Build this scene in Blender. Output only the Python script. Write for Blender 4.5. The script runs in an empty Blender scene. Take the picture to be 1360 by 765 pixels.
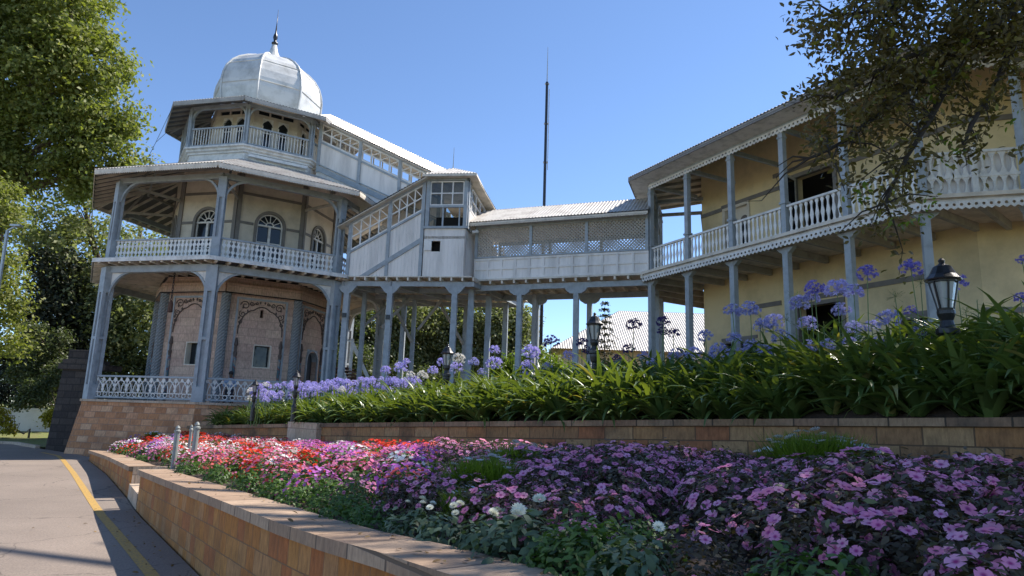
import bpy, bmesh, math, random
import numpy as np
from mathutils import Vector, Matrix
random.seed(7); rng = np.random.default_rng(7)
R_ = math.radians
sc = bpy.context.scene
col = sc.collection

# ------------------------------------------------------------------ camera
FPX, PITCH, ROLL = 900.0, R_(10.9), R_(1.85)
fwd = Vector((0, math.cos(PITCH), math.sin(PITCH)))
up0 = Vector((0, -math.sin(PITCH), math.cos(PITCH))); rt0 = Vector((1, 0, 0))
rt = rt0*math.cos(ROLL) + up0*math.sin(ROLL)
up = -rt0*math.sin(ROLL) + up0*math.cos(ROLL)
cd = bpy.data.cameras.new('camera'); cam = bpy.data.objects.new('camera', cd); col.objects.link(cam)
cd.sensor_width = 36; cd.lens = FPX/1360*36; cd.clip_start = .05; cd.clip_end = 3000
cam.matrix_world = Matrix(((rt.x, up.x, -fwd.x, 0), (rt.y, up.y, -fwd.y, 0), (rt.z, up.z, -fwd.z, 0), (0, 0, 0, 1)))
sc.camera = cam

# ------------------------------------------------------------------ sky, sun, exposure
SUN_EL, SUN_AZ = R_(49), R_(62)          # azimuth clockwise from +Y
w = bpy.data.worlds.new('World'); sc.world = w; w.use_nodes = True
nt = w.node_tree; bg = nt.nodes['Background']
sky = nt.nodes.new('ShaderNodeTexSky'); sky.sky_type = 'NISHITA'; sky.sun_disc = False
sky.sun_elevation = SUN_EL; sky.sun_rotation = SUN_AZ
sky.altitude = 2400; sky.air_density = 1.0; sky.dust_density = .15; sky.ozone_density = 4.2
nt.links.new(sky.outputs[0], bg.inputs[0]); bg.inputs[1].default_value = .15
sd = bpy.data.lights.new('sun', 'SUN'); sd.energy = 5.0; sd.angle = R_(.55); sd.color = (1, .94, .86)
so = bpy.data.objects.new('sun', sd); col.objects.link(so)
sdir = Vector((math.sin(SUN_AZ)*math.cos(SUN_EL), math.cos(SUN_AZ)*math.cos(SUN_EL), math.sin(SUN_EL)))
so.rotation_euler = (-sdir).to_track_quat('-Z', 'Y').to_euler()
sc.view_settings.view_transform = 'Standard'; sc.view_settings.look = 'None'
sc.view_settings.exposure = 0.68; sc.view_settings.gamma = 1; sc.view_settings.use_curve_mapping = False
sc.render.engine = 'CYCLES'
sc.cycles.max_bounces = 8; sc.cycles.transparent_max_bounces = 12

# ------------------------------------------------------------------ helpers
def ray(px, py):
    return rt*((px-680)/FPX) - up*((py-382.5)/FPX) + fwd
def at(px, py, Y):
    d = ray(px, py); return d*(Y/d.y)
def atz(px, py, z):
    d = ray(px, py); return d*(z/d.z)
def proj(p):
    p = Vector(p); d = p.dot(fwd); return 680+FPX*p.dot(rt)/d, 382.5-FPX*p.dot(up)/d

ORIG = {}
def tag(o, label=None, cat=None, group=None, kind=None):
    if label: o['label'] = label
    if cat: o['category'] = cat
    if group: o['group'] = group
    if kind: o['kind'] = kind
    return o
def thing(name, loc, label, cat, group=None):
    o = bpy.data.objects.new(name, None); col.objects.link(o)
    o.location = loc; o.empty_display_size = .2
    ORIG[o] = Vector(loc)
    return tag(o, label, cat, group)
def org(o):
    return ORIG.get(o, Vector((0, 0, 0)))

def auto_uv(me):
    n = len(me.polygons)
    if n == 0: return
    uv = me.uv_layers.new(name='UVMap')
    nl = len(me.loops)
    vi = np.empty(nl, dtype=np.int32); me.loops.foreach_get('vertex_index', vi)
    co = np.empty(len(me.vertices)*3, dtype=np.float32); me.vertices.foreach_get('co', co); co = co.reshape(-1, 3)
    no = np.empty(n*3, dtype=np.float32); me.polygons.foreach_get('normal', no); no = no.reshape(-1, 3)
    lt = np.empty(n, dtype=np.int32); me.polygons.foreach_get('loop_total', lt)
    pn = np.repeat(no, lt, axis=0); p = co[vi]
    horiz = np.abs(pn[:, 2]) > .75
    t = np.stack([-pn[:, 1], pn[:, 0]], 1); t /= (np.linalg.norm(t, axis=1, keepdims=True)+1e-9)
    u = np.where(horiz, p[:, 0], p[:, 0]*t[:, 0]+p[:, 1]*t[:, 1]); v = np.where(horiz, p[:, 1], p[:, 2])
    uv.data.foreach_set('uv', np.stack([u, v], 1).astype(np.float32).ravel())

class MB:
    def __init__(s): s.v = []; s.f = []
    def add(s, vs, fs):
        b = len(s.v); s.v += [tuple(x) for x in vs]; s.f += [tuple(b+i for i in f) for f in fs]; return s
    def quad(s, a, b, c, d): return s.add([a, b, c, d], [(0, 1, 2, 3)])
    def box(s, x0, x1, y0, y1, z0, z1):
        return s.add([(x, y, z) for z in (z0, z1) for y in (y0, y1) for x in (x0, x1)],
                     [(0, 2, 3, 1), (4, 5, 7, 6), (0, 1, 5, 4), (2, 6, 7, 3), (0, 4, 6, 2), (1, 3, 7, 5)])
    def beam(s, a, b, w, h, upv=(0, 0, 1)):
        a = Vector(a); b = Vector(b); d = (b-a).normalized(); sd = d.cross(Vector(upv))
        if sd.length < 1e-4: sd = d.cross(Vector((1, 0, 0)))
        sd.normalize(); u = sd.cross(d).normalized(); sd = sd*(w/2); u = u*(h/2)
        vs = [p+i*sd+j*u for p in (a, b) for i, j in ((-1, -1), (1, -1), (1, 1), (-1, 1))]
        return s.add(vs, [(0, 1, 2, 3), (7, 6, 5, 4), (0, 4, 5, 1), (1, 5, 6, 2), (2, 6, 7, 3), (3, 7, 4, 0)])
    def tube(s, pts, r, n=8, cap=True):
        pts = [Vector(p) for p in pts]; k = len(pts)
        rs = r if isinstance(r, (list, tuple)) else [r]*k
        base = len(s.v); ref = None
        for i, p in enumerate(pts):
            d = (pts[min(i+1, k-1)]-pts[max(i-1, 0)]).normalized()
            if ref is None:
                ref = d.cross(Vector((0, 0, 1)))
                if ref.length < 1e-3: ref = d.cross(Vector((1, 0, 0)))
            ref = (ref - d*ref.dot(d)).normalized(); q = d.cross(ref)
            for j in range(n):
                a = 2*math.pi*j/n; s.v.append(tuple(p+(ref*math.cos(a)+q*math.sin(a))*rs[i]))
        for i in range(k-1):
            for j in range(n):
                a = base+i*n+j; b = base+i*n+(j+1) % n; s.f.append((a, b, b+n, a+n))
        if cap:
            s.f.append(tuple(base+j for j in reversed(range(n)))); s.f.append(tuple(base+(k-1)*n+j for j in range(n)))
        return s
    def lathe(s, c, prof, n=16, rot=0.0, r2=1.0):
        c = Vector(c); base = len(s.v)
        for r, z in prof:
            for j in range(n):
                a = 2*math.pi*j/n+rot; s.v.append((c.x+r*math.sin(a), c.y-r*math.cos(a), c.z+z))
        for i in range(len(prof)-1):
            for j in range(n):
                a = base+i*n+j; b = base+i*n+(j+1) % n; s.f.append((a, b, b+n, a+n))
        s.f.append(tuple(base+j for j in reversed(range(n)))); s.f.append(tuple(base+(len(prof)-1)*n+j for j in range(n)))
        return s
    def prism(s, pa, pb):
        n = len(pa); base = len(s.v); s.v += [tuple(p) for p in pa]+[tuple(p) for p in pb]
        s.f.append(tuple(base+i for i in range(n))); s.f.append(tuple(base+n+i for i in reversed(range(n))))
        for i in range(n):
            j = (i+1) % n; s.f.append((base+j, base+i, base+n+i, base+n+j))
        return s
    # in a wall's frame
    def fbox(s, F, u0, u1, v0, v1, w0, w1):
        return s.add([F(u, v, w) for w in (w0, w1) for v in (v0, v1) for u in (u0, u1)],
                     [(0, 2, 3, 1), (4, 5, 7, 6), (0, 1, 5, 4), (2, 6, 7, 3), (0, 4, 6, 2), (1, 3, 7, 5)])
    def fprism(s, F, poly, w0, w1):
        return s.prism([F(u, v, w1) for u, v in poly], [F(u, v, w0) for u, v in poly])
    def fwall(s, F, u0, u1, v0, v1, w0, w1, holes=()):
        us = sorted({u0, u1}|{h[0] for h in holes}|{h[1] for h in holes}); vs = sorted({v0, v1}|{h[2] for h in holes}|{h[3] for h in holes})
        for i in range(len(us)-1):
            run = None
            for j in range(len(vs)-1):
                cu = (us[i]+us[i+1])/2; cv = (vs[j]+vs[j+1])/2
                hit = any(h[0] < cu < h[1] and h[2] < cv < h[3] for h in holes)
                if not hit:
                    if run is None: run = [vs[j], vs[j+1]]
                    else: run[1] = vs[j+1]
                if (hit or j == len(vs)-2) and run:
                    s.fbox(F, us[i], us[i+1], run[0], run[1], w0, w1); run = None
        return s
    def build(s, name, mat, parent=None, smooth=False, uv=True):
        me = bpy.data.meshes.new(name); o0 = org(parent) if parent else Vector((0, 0, 0))
        if parent is not None and parent not in ORIG and parent.parent is not None: o0 = org(parent.parent)
        me.from_pydata(s.v, [], s.f); me.update()
        bm = bmesh.new(); bm.from_mesh(me); bmesh.ops.recalc_face_normals(bm, faces=bm.faces); bm.to_mesh(me); bm.free()
        if uv: auto_uv(me)
        if o0.length > 0: me.transform(Matrix.Translation(-o0))
        if smooth: me.polygons.foreach_set('use_smooth', [True]*len(me.polygons))
        me.materials.append(mat)
        o = bpy.data.objects.new(name, me); col.objects.link(o)
        if parent is not None: o.parent = parent; ORIG[o] = o0
        return o

class Frame:
    """u along A->B, v up, w outwards (to the right of A->B)."""
    def __init__(s, A, B, z=0):
        s.A = Vector((A[0], A[1], 0)); d = Vector((B[0]-A[0], B[1]-A[1], 0)); s.L = d.length; s.t = d.normalized()
        s.n = Vector((s.t.y, -s.t.x, 0)); s.z = z
    def __call__(s, u, v, w=0): return s.A+s.t*u+s.n*w+Vector((0, 0, v+s.z))

def children(o): return list(o.children)
def copy_tree(o, parent=None):
    c = o.copy(); col.objects.link(c)
    if parent is not None: c.parent = parent
    for ch in children(o): copy_tree(ch, c)
    return c

# ------------------------------------------------------------------ materials
def _new(name):
    m = bpy.data.materials.new(name); m.use_nodes = True
    nt = m.node_tree; return m, nt, nt.nodes['Principled BSDF']
def node(nt, t, **kw):
    n = nt.nodes.new(t)
    for k, v in kw.items(): setattr(n, k, v)
    return n
def paint(name, c, rough=.55, var=.12, scale=3., bump=.05, metal=0., dirt=None, fine=60, streak=False):
    m, nt, b = _new(name)
    tc = node(nt, 'ShaderNodeTexCoord'); mp = node(nt, 'ShaderNodeMapping'); nt.links.new(tc.outputs['Object'], mp.inputs[0])
    if streak: mp.inputs['Scale'].default_value = (1, 1, .15)
    n1 = node(nt, 'ShaderNodeTexNoise'); n1.inputs['Scale'].default_value = scale; n1.inputs['Detail'].default_value = 6; n1.inputs['Roughness'].default_value = .65
    nt.links.new(mp.outputs[0], n1.inputs[0])
    cr = node(nt, 'ShaderNodeValToRGB'); d = dirt or tuple(x*(1-var*2) for x in c)
    cr.color_ramp.elements[0].position = .34; cr.color_ramp.elements[0].color = (*d, 1)
    cr.color_ramp.elements[1].position = .56; cr.color_ramp.elements[1].color = (*c, 1)
    nt.links.new(n1.outputs[0], cr.inputs[0]); nt.links.new(cr.outputs[0], b.inputs['Base Color'])
    n2 = node(nt, 'ShaderNodeTexNoise'); n2.inputs['Scale'].default_value = fine; n2.inputs['Detail'].default_value = 4
    nt.links.new(tc.outputs['Object'], n2.inputs[0])
    bp = node(nt, 'ShaderNodeBump'); bp.inputs['Strength'].default_value = bump*4; bp.inputs['Distance'].default_value = .01
    nt.links.new(n2.outputs[0], bp.inputs['Height']); nt.links.new(bp.outputs[0], b.inputs['Normal'])
    b.inputs['Roughness'].default_value = rough; b.inputs['Metallic'].default_value = metal
    return m
def bricks(name, cols, bw, bh, mortar=(.2, .17, .14), msize=.012, rough=.85, bump=.6, stain=(.05, .04, .035), stain_amt=.5, offset=.5):
    m, nt, b = _new(name)
    uv = node(nt, 'ShaderNodeUVMap'); uv.uv_map = 'UVMap'
    nz = node(nt, 'ShaderNodeTexNoise'); nz.inputs['Scale'].default_value = 2.2; nz.inputs['Detail'].default_value = 3
    nt.links.new(uv.outputs[0], nz.inputs[0])
    ad = node(nt, 'ShaderNodeVectorMath', operation='MULTIPLY_ADD'); nt.links.new(nz.outputs['Color'], ad.inputs[0]); ad.inputs[1].default_value = (.03, .015, 0); nt.links.new(uv.outputs[0], ad.inputs[2])
    br = node(nt, 'ShaderNodeTexBrick'); br.offset = offset
    br.inputs['Scale'].default_value = 1; br.inputs['Brick Width'].default_value = bw; br.inputs['Row Height'].default_value = bh
    br.inputs['Mortar Size'].default_value = msize; br.inputs['Mortar Smooth'].default_value = .3; br.inputs['Bias'].default_value = 0
    br.inputs['Color1'].default_value = (0, 0, 0, 1); br.inputs['Color2'].default_value = (1, 1, 1, 1); br.inputs['Mortar'].default_value = (0, 0, 0, 1)
    nt.links.new(ad.outputs[0], br.inputs[0])
    cr = node(nt, 'ShaderNodeValToRGB'); cr.color_ramp.interpolation = 'CONSTANT'
    els = cr.color_ramp.elements
    while len(els) < len(cols): els.new(.5)
    for i, c in enumerate(cols): els[i].position = i/len(cols); els[i].color = (*c, 1)
    nt.links.new(br.outputs['Color'], cr.inputs[0])
    n1 = node(nt, 'ShaderNodeTexNoise'); n1.inputs['Scale'].default_value = 14; n1.inputs['Detail'].default_value = 8; n1.inputs['Roughness'].default_value = .7
    mpn = node(nt, 'ShaderNodeMapping'); mpn.inputs['Scale'].default_value = (1.6, .5, 1); nt.links.new(uv.outputs[0], mpn.inputs[0]); nt.links.new(mpn.outputs[0], n1.inputs[0])
    mx = node(nt, 'ShaderNodeMixRGB', blend_type='MULTIPLY'); mx.inputs[0].default_value = 1
    c2 = node(nt, 'ShaderNodeValToRGB'); c2.color_ramp.elements[0].position = .25; c2.color_ramp.elements[0].color = (.45, .42, .4, 1); c2.color_ramp.elements[1].position = .7; c2.color_ramp.elements[1].color = (1.1, 1.05, 1, 1)
    nt.links.new(n1.outputs[0], c2.inputs[0]); nt.links.new(cr.outputs[0], mx.inputs[1]); nt.links.new(c2.outputs[0], mx.inputs[2])
    n3 = node(nt, 'ShaderNodeTexNoise'); n3.inputs['Scale'].default_value = 1.3; n3.inputs['Detail'].default_value = 5; nt.links.new(uv.outputs[0], n3.inputs[0])
    c3 = node(nt, 'ShaderNodeValToRGB'); c3.color_ramp.elements[0].position = .48; c3.color_ramp.elements[0].color = (0, 0, 0, 1); c3.color_ramp.elements[1].position = .72; c3.color_ramp.elements[1].color = (stain_amt,)*3+(1,)
    nt.links.new(n3.outputs[0], c3.inputs[0])
    mst = node(nt, 'ShaderNodeMixRGB'); nt.links.new(c3.outputs[0], mst.inputs[0]); nt.links.new(mx.outputs[0], mst.inputs[1]); mst.inputs[2].default_value = (*stain, 1)
    mm = node(nt, 'ShaderNodeMixRGB'); nt.links.new(br.outputs['Fac'], mm.inputs[0]); nt.links.new(mst.outputs[0], mm.inputs[1]); mm.inputs[2].default_value = (*mortar, 1)
    nt.links.new(mm.outputs[0], b.inputs['Base Color'])
    sub = node(nt, 'ShaderNodeMath', operation='MULTIPLY_ADD'); nt.links.new(br.outputs['Fac'], sub.inputs[0]); sub.inputs[1].default_value = -1.; 
    m3 = node(nt, 'ShaderNodeMath', operation='MULTIPLY'); nt.links.new(n1.outputs[0], m3.inputs[0]); m3.inputs[1].default_value = .7; nt.links.new(m3.outputs[0], sub.inputs[2])
    bp = node(nt, 'ShaderNodeBump'); bp.inputs['Strength'].default_value = bump; bp.inputs['Distance'].default_value = .02
    nt.links.new(sub.outputs[0], bp.inputs['Height']); nt.links.new(bp.outputs[0], b.inputs['Normal']); b.inputs['Roughness'].default_value = rough
    return m
def leafmat(name, c1, c2, trans=.3, rough=.5, c3=None, tcol=None, spec=.35):
    m, nt, b = _new(name)
    g = node(nt, 'ShaderNodeNewGeometry'); cr = node(nt, 'ShaderNodeValToRGB')
    cr.color_ramp.elements[0].color = (*c1, 1); cr.color_ramp.elements[1].color = (*c2, 1)
    if c3: e = cr.color_ramp.elements.new(.92); e.color = (*c2, 1); cr.color_ramp.elements[2].color = (*c3, 1)
    nt.links.new(g.outputs['Random Per Island'], cr.inputs[0])
    nt.links.new(cr.outputs[0], b.inputs['Base Color']); b.inputs['Roughness'].default_value = rough; b.inputs['Specular IOR Level'].default_value = spec
    tr = node(nt, 'ShaderNodeBsdfTranslucent')
    hs = node(nt, 'ShaderNodeMixRGB', blend_type='MULTIPLY'); hs.inputs[0].default_value = 1; nt.links.new(cr.outputs[0], hs.inputs[1]); hs.inputs[2].default_value = (*(tcol or (1.5, 1.7, .7)), 1)
    nt.links.new(hs.outputs[0], tr.inputs[0])
    mx = node(nt, 'ShaderNodeMixShader'); mx.inputs[0].default_value = trans
    nt.links.new(b.outputs[0], mx.inputs[1]); nt.links.new(tr.outputs[0], mx.inputs[2])
    nt.links.new(mx.outputs[0], nt.nodes['Material Output'].inputs[0]); return m
def glass(name, c=(.02, .025, .03), rough=.06):
    m, nt, b = _new(name); b.inputs['Base Color'].default_value = (*c, 1); b.inputs['Roughness'].default_value = rough; b.inputs['Specular IOR Level'].default_value = .45
    n1 = node(nt, 'ShaderNodeTexNoise'); n1.inputs['Scale'].default_value = 1.5; bp = node(nt, 'ShaderNodeBump'); bp.inputs['Strength'].default_value = .15; bp.inputs['Distance'].default_value = .05
    nt.links.new(n1.outputs[0], bp.inputs['Height']); nt.links.new(bp.outputs[0], b.inputs['Normal']); return m
M = {}
M['trim'] = paint('blue grey timber paint', (.37, .405, .43), .55, .13, 4, .08)
M['trim2'] = paint('pale grey timber paint', (.78, .75, .70), .55, .15, 4, .06)
M['white'] = paint('white timber paint', (.84, .81, .76), .55, .12, 5, .05)
M['board'] = paint('pale blue grey boarding', (.86, .80, .74), .55, .13, 2.5, .05, streak=True)
M['under'] = paint('grey beige underside boards', (.74, .66, .55), .7, .14, 3, .08)
M['joist'] = paint('dull grey joist paint', (.40, .38, .35), .7, .15, 3, .08)
M['roof'] = paint('painted corrugated sheet', (.50, .47, .42), .5, .13, 2.2, .05, .1, dirt=(.33, .29, .25), streak=False)
M['dome'] = paint('weathered zinc sheet', (.66, .65, .62), .42, .15, 1.6, .05, .12, dirt=(.46, .45, .42))
M['cream'] = paint('dull cream wall paint', (.70, .62, .50), .7, .12, 1.5, .05)
M['yellow'] = paint('yellow ochre render', (.82, .66, .38), .85, .13, .7, .12, fine=90)
M['band'] = paint('taupe painted band', (.22, .2, .18), .7, .1, 3, .05)
M['gap'] = paint('dark grey boarding', (.17, .16, .15), .8, .1, 3, .02)  # dark boarding for the veranda floor and roof linings
M['dark'] = paint('unlit interior black', (.02, .02, .022), .8, .1, 3, .02)  # near-black sheets stand in for the unlit rooms behind the openings
M['door'] = paint('dark door paint', (.06, .07, .085), .5, .2, 4, .04)
M['glass'] = glass('window glass')
M['stone'] = bricks('pink beige ashlar', [(.70, .52, .42), (.73, .54, .43), (.66, .48, .39), (.76, .58, .46), (.70, .50, .41)], .62, .3, (.27, .2, .16), .006, .85, .25, stain=(.2, .13, .09), stain_amt=.4)
M['brick'] = bricks('weathered sandstone brick', [(.64, .31, .15), (.74, .40, .22), (.52, .25, .12), (.76, .46, .27), (.66, .35, .18), (.58, .28, .13)], .42, .2, (.34, .21, .14), .009, .9, .7, stain=(.2, .1, .06), stain_amt=.5)
M['pier'] = bricks('blackened stone block', [(.085, .07, .06), (.11, .09, .075), (.065, .055, .05), (.095, .08, .07)], .5, .24, (.04, .035, .03), .015, .95, .9)
M['sand'] = bricks('orange sandstone block', [(.52, .22, .045), (.55, .26, .07), (.50, .205, .05), (.54, .27, .09), (.52, .22, .05), (.48, .17, .05), (.54, .28, .11), (.50, .21, .05)], .23, .185, (.26, .145, .07), .005, .88, .9, stain=(.14, .075, .035), stain_amt=.6)
M['sand2'] = bricks('rough hewn sandstone block', [(.44, .22, .09), (.46, .26, .12), (.43, .18, .08), (.44, .25, .11), (.48, .30, .15), (.38, .21, .10)], .52, .205, (.15, .09, .05), .009, .9, 1.0, stain=(.05, .035, .025), stain_amt=.85)
M['sand3'] = bricks('pale dressed sandstone', [(.62, .50, .38), (.66, .54, .42), (.58, .46, .34)], .5, .4, (.3, .22, .16), .01, .9, .4, stain_amt=.2)
M['coping'] = bricks('worn stone coping', [(.44, .31, .21), (.50, .37, .26), (.40, .28, .19), (.46, .32, .21)], .5, .9, (.14, .1, .07), .012, .9, .5, stain=(.16, .11, .08), stain_amt=.5)
M['lattice'] = paint('warm lit lattice paint', (.5, .45, .38), .6, .1, 4, .03)  # brown tint puts the warm light inside the bridge into the colour
M['black'] = paint('black cast iron', (.018, .018, .02), .35, .2, 8, .04)
M['lampglass'] = glass('lamp glass', (.45, .47, .45), .15)
M['galv'] = paint('galvanised steel', (.42, .44, .44), .4, .12, 6, .03, .5)
M['bark'] = paint('grey brown bark', (.13, .10, .075), .9, .25, 6, .4, fine=25)
M['bark_dark'] = paint('dark twig bark', (.05, .04, .032), .9, .2, 6, .2, fine=25)
M['wood'] = paint('reddish brown stair timber', (.2, .085, .05), .6, .2, 6, .05)
M['soil'] = paint('dark garden soil', (.085, .055, .038), .95, .25, 9, .5, fine=35)
M['plaster'] = paint('off white plaster', (.78, .72, .6), .8, .1, 1, .05)
def asphalt():
    m, nt, b = _new('dusty asphalt')
    tc = node(nt, 'ShaderNodeTexCoord')
    a = node(nt, 'ShaderNodeTexNoise'); a.inputs['Scale'].default_value = .35; a.inputs['Detail'].default_value = 7; a.inputs['Roughness'].default_value = .6
    c = node(nt, 'ShaderNodeTexNoise'); c.inputs['Scale'].default_value = 48; c.inputs['Detail'].default_value = 8; c.inputs['Roughness'].default_value = .8
    sc_ = node(nt, 'ShaderNodeTexVoronoi'); sc_.inputs['Scale'].default_value = 1.1
    for n in (a, c, sc_): nt.links.new(tc.outputs['Object'], n.inputs['Vector'])
    cr = node(nt, 'ShaderNodeValToRGB'); cr.color_ramp.elements[0].position = .35; cr.color_ramp.elements[0].color = (.225, .178, .142, 1); cr.color_ramp.elements[1].position = .68; cr.color_ramp.elements[1].color = (.30, .238, .19, 1)
    nt.links.new(a.outputs[0], cr.inputs[0])
    c2 = node(nt, 'ShaderNodeValToRGB'); c2.color_ramp.elements[0].position = .3; c2.color_ramp.elements[0].color = (.35, .35, .35, 1); c2.color_ramp.elements[1].position = .66; c2.color_ramp.elements[1].color = (1.3, 1.3, 1.3, 1)
    nt.links.new(c.outputs[0], c2.inputs[0])
    mx = node(nt, 'ShaderNodeMixRGB', blend_type='MULTIPLY'); mx.inputs[0].default_value = .75; nt.links.new(cr.outputs[0], mx.inputs[1]); nt.links.new(c2.outputs[0], mx.inputs[2])
    # pale scuffs
    s1 = node(nt, 'ShaderNodeTexNoise'); s1.inputs['Scale'].default_value = 2.2; s1.inputs['Detail'].default_value = 9; s1.inputs['Roughness'].default_value = .8
    mp = node(nt, 'ShaderNodeMapping'); mp.inputs['Scale'].default_value = (.5, 2.5, 1); mp.inputs['Rotation'].default_value = (0, 0, .5)
    nt.links.new(tc.outputs['Object'], mp.inputs[0]); nt.links.new(mp.outputs[0], s1.inputs['Vector'])
    c4 = node(nt, 'ShaderNodeValToRGB'); c4.color_ramp.elements[0].position = .68; c4.color_ramp.elements[0].color = (0, 0, 0, 1); c4.color_ramp.elements[1].position = .74; c4.color_ramp.elements[1].color = (.8, .8, .8, 1)
    nt.links.new(s1.outputs[0], c4.inputs[0])
    m2 = node(nt, 'ShaderNodeMixRGB'); nt.links.new(c4.outputs[0], m2.inputs[0]); nt.links.new(mx.outputs[0], m2.inputs[1]); m2.inputs[2].default_value = (.38, .33, .29, 1)
    vo = node(nt, 'ShaderNodeTexVoronoi'); vo.feature = 'DISTANCE_TO_EDGE'; vo.inputs['Scale'].default_value = .42
    dn = node(nt, 'ShaderNodeTexNoise'); dn.inputs['Scale'].default_value = 2.5; dn.inputs['Detail'].default_value = 6; nt.links.new(tc.outputs['Object'], dn.inputs['Vector'])
    va = node(nt, 'ShaderNodeVectorMath', operation='MULTIPLY_ADD'); nt.links.new(dn.outputs['Color'], va.inputs[0]); va.inputs[1].default_value = (.5, .5, 0); nt.links.new(tc.outputs['Object'], va.inputs[2]); nt.links.new(va.outputs[0], vo.inputs['Vector'])
    ck = node(nt, 'ShaderNodeMapRange'); ck.inputs['From Min'].default_value = .001; ck.inputs['From Max'].default_value = .006; ck.inputs['To Min'].default_value = .55; nt.links.new(vo.outputs['Distance'], ck.inputs[0])
    m3 = node(nt, 'ShaderNodeMixRGB', blend_type='MULTIPLY'); m3.inputs[0].default_value = 1; nt.links.new(m2.outputs[0], m3.inputs[1]); nt.links.new(ck.outputs[0], m3.inputs[2])
    nt.links.new(m3.outputs[0], b.inputs['Base Color'])
    bp = node(nt, 'ShaderNodeBump'); bp.inputs['Strength'].default_value = .5; bp.inputs['Distance'].default_value = .006; nt.links.new(c.outputs[0], bp.inputs['Height']); nt.links.new(bp.outputs[0], b.inputs['Normal'])
    b.inputs['Roughness'].default_value = .85; return m
M['road'] = asphalt()
M['line'] = paint('worn yellow road paint', (.52, .31, .07), .7, .2, 30, .1, dirt=(.27, .19, .10))
M['grass'] = paint('grassy earth', (.17, .20, .05), .95, .3, 3, .5, dirt=(.2, .16, .08))

def corr(mb, A, B, C, D, pitch=.12, amp=.015):
    """corrugated sheet: eave A->B, top D->C (A under D)"""
    A, B, C, D = map(Vector, (A, B, C, D)); L = (B-A).length; n = max(4, int(L/pitch*4))
    nr = (B-A).cross(D-A).normalized(); t = (B-A).normalized()
    Lt = (C-D).length; off0 = (D-A).dot(t); full = []
    base = len(mb.v)
    for i in range(n+1):
        u = L*i/n; e = A+t*u
        # height fraction reachable along the slope perpendicular to the eave
        sl = (D-A)-t*off0
        f = 1.0
        if off0 > 1e-6: f = min(f, u/off0)
        ro = L-off0-Lt
        if ro > 1e-6: f = min(f, (L-u)/ro)
        o = nr*(amp*math.cos(2*math.pi*u/pitch))
        mb.v.append(tuple(e+o)); mb.v.append(tuple(e+sl*max(f, 0.001)+o))
    for i in range(n): a = base+2*i; mb.f.append((a, a+2, a+3, a+1))
    return mb
M['roof_pale'] = paint('sunlit pale tin roof', (.60, .55, .48), .5, .08, 1.2, .03)  # paler sheet for the bungalow roof
M['coping_dark'] = bricks('mossy stone coping', [(.34, .22, .13), (.40, .27, .17), (.30, .19, .12)], .62, .9, (.07, .05, .035), .012, .92, .6, stain=(.05, .045, .035), stain_amt=.8)
M['galv2'] = paint('grey green painted steel', (.27, .29, .27), .5, .12, 8, .04)
def clearglass():
    m, nt, b = _new('clear window glass'); nt.nodes.remove(b)
    t = node(nt, 'ShaderNodeBsdfTransparent'); g = node(nt, 'ShaderNodeBsdfGlossy'); g.inputs['Roughness'].default_value = .04
    t.inputs[0].default_value = (.75, .8, .8, 1); f = node(nt, 'ShaderNodeFresnel'); f.inputs[0].default_value = 1.5; mx = node(nt, 'ShaderNodeMixShader')
    nt.links.new(f.outputs[0], mx.inputs[0]); nt.links.new(t.outputs[0], mx.inputs[1]); nt.links.new(g.outputs[0], mx.inputs[2]); nt.links.new(mx.outputs[0], nt.nodes['Material Output'].inputs[0]); return m
M['clear'] = clearglass()
# ------------------------------------------------------------------ the domed pavilion
PC = (-11.05, 28.0); PHI = R_(9.3)
def oc(k, R, z=0.):
    a = PHI+k*math.pi/4; return Vector((PC[0]+R*math.sin(a), PC[1]-R*math.cos(a), z))
def of(k, R, z=0.): return Frame(oc(k, R), oc(k+1, R), z)
pav = thing('domed_pavilion', (PC[0], PC[1], -1.6), 'two storey octagonal timber and stone pavilion with verandas and a silver dome on top', 'pavilion')
def ringbeam(mb, R, z, w, h):
    for k in range(8): mb.beam(oc(k, R, z), oc(k+1, R, z), w, h)
    return mb
# battered brick base
m = MB(); m.lathe((PC[0], PC[1], 0), [(6.1, -1.7), (5.78, .02), (5.78, .12)], 8, PHI); m.build('base_wall', M['brick'], pav)
m = MB(); m.lathe((PC[0], PC[1], 0), [(5.84, .123), (5.84, .2)], 8, PHI); m.build('floor_slab', M['sand3'], pav)

def post(mb, x, y, z0, z1, s, ang=0., base=.55, top=.5):
    c, sn = math.cos(ang), math.sin(ang)
    def B(cx, cy, hx, hy, a, b):
        vs = []
        for z in (a, b):
            for j in (-1, 1):
                for i in (-1, 1):
                    lx, ly = cx+i*hx, cy+j*hy; vs.append((x+lx*c-ly*sn, y+lx*sn+ly*c, z))
        mb.add(vs, [(0, 2, 3, 1), (4, 5, 7, 6), (0, 1, 5, 4), (2, 6, 7, 3), (0, 4, 6, 2), (1, 3, 7, 5)])
    h = s/2
    B(0, 0, h, h, z0, z0+base); B(0, 0, h, h, z1-top, z1)
    a, b = z0+base, z1-top
    B(0, 0, h*.42, h*.42, a, b)
    for i in (-1, 1):
        for j in (-1, 1): B(i*h*.68, j*h*.68, h*.3, h*.3, a, b)
    nb = max(1, int((b-a)/1.1))
    for q in range(1, nb): zz = a+(b-a)*q/nb; B(0, 0, h*.96, h*.96, zz-.05, zz+.05)
    return mb
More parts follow.
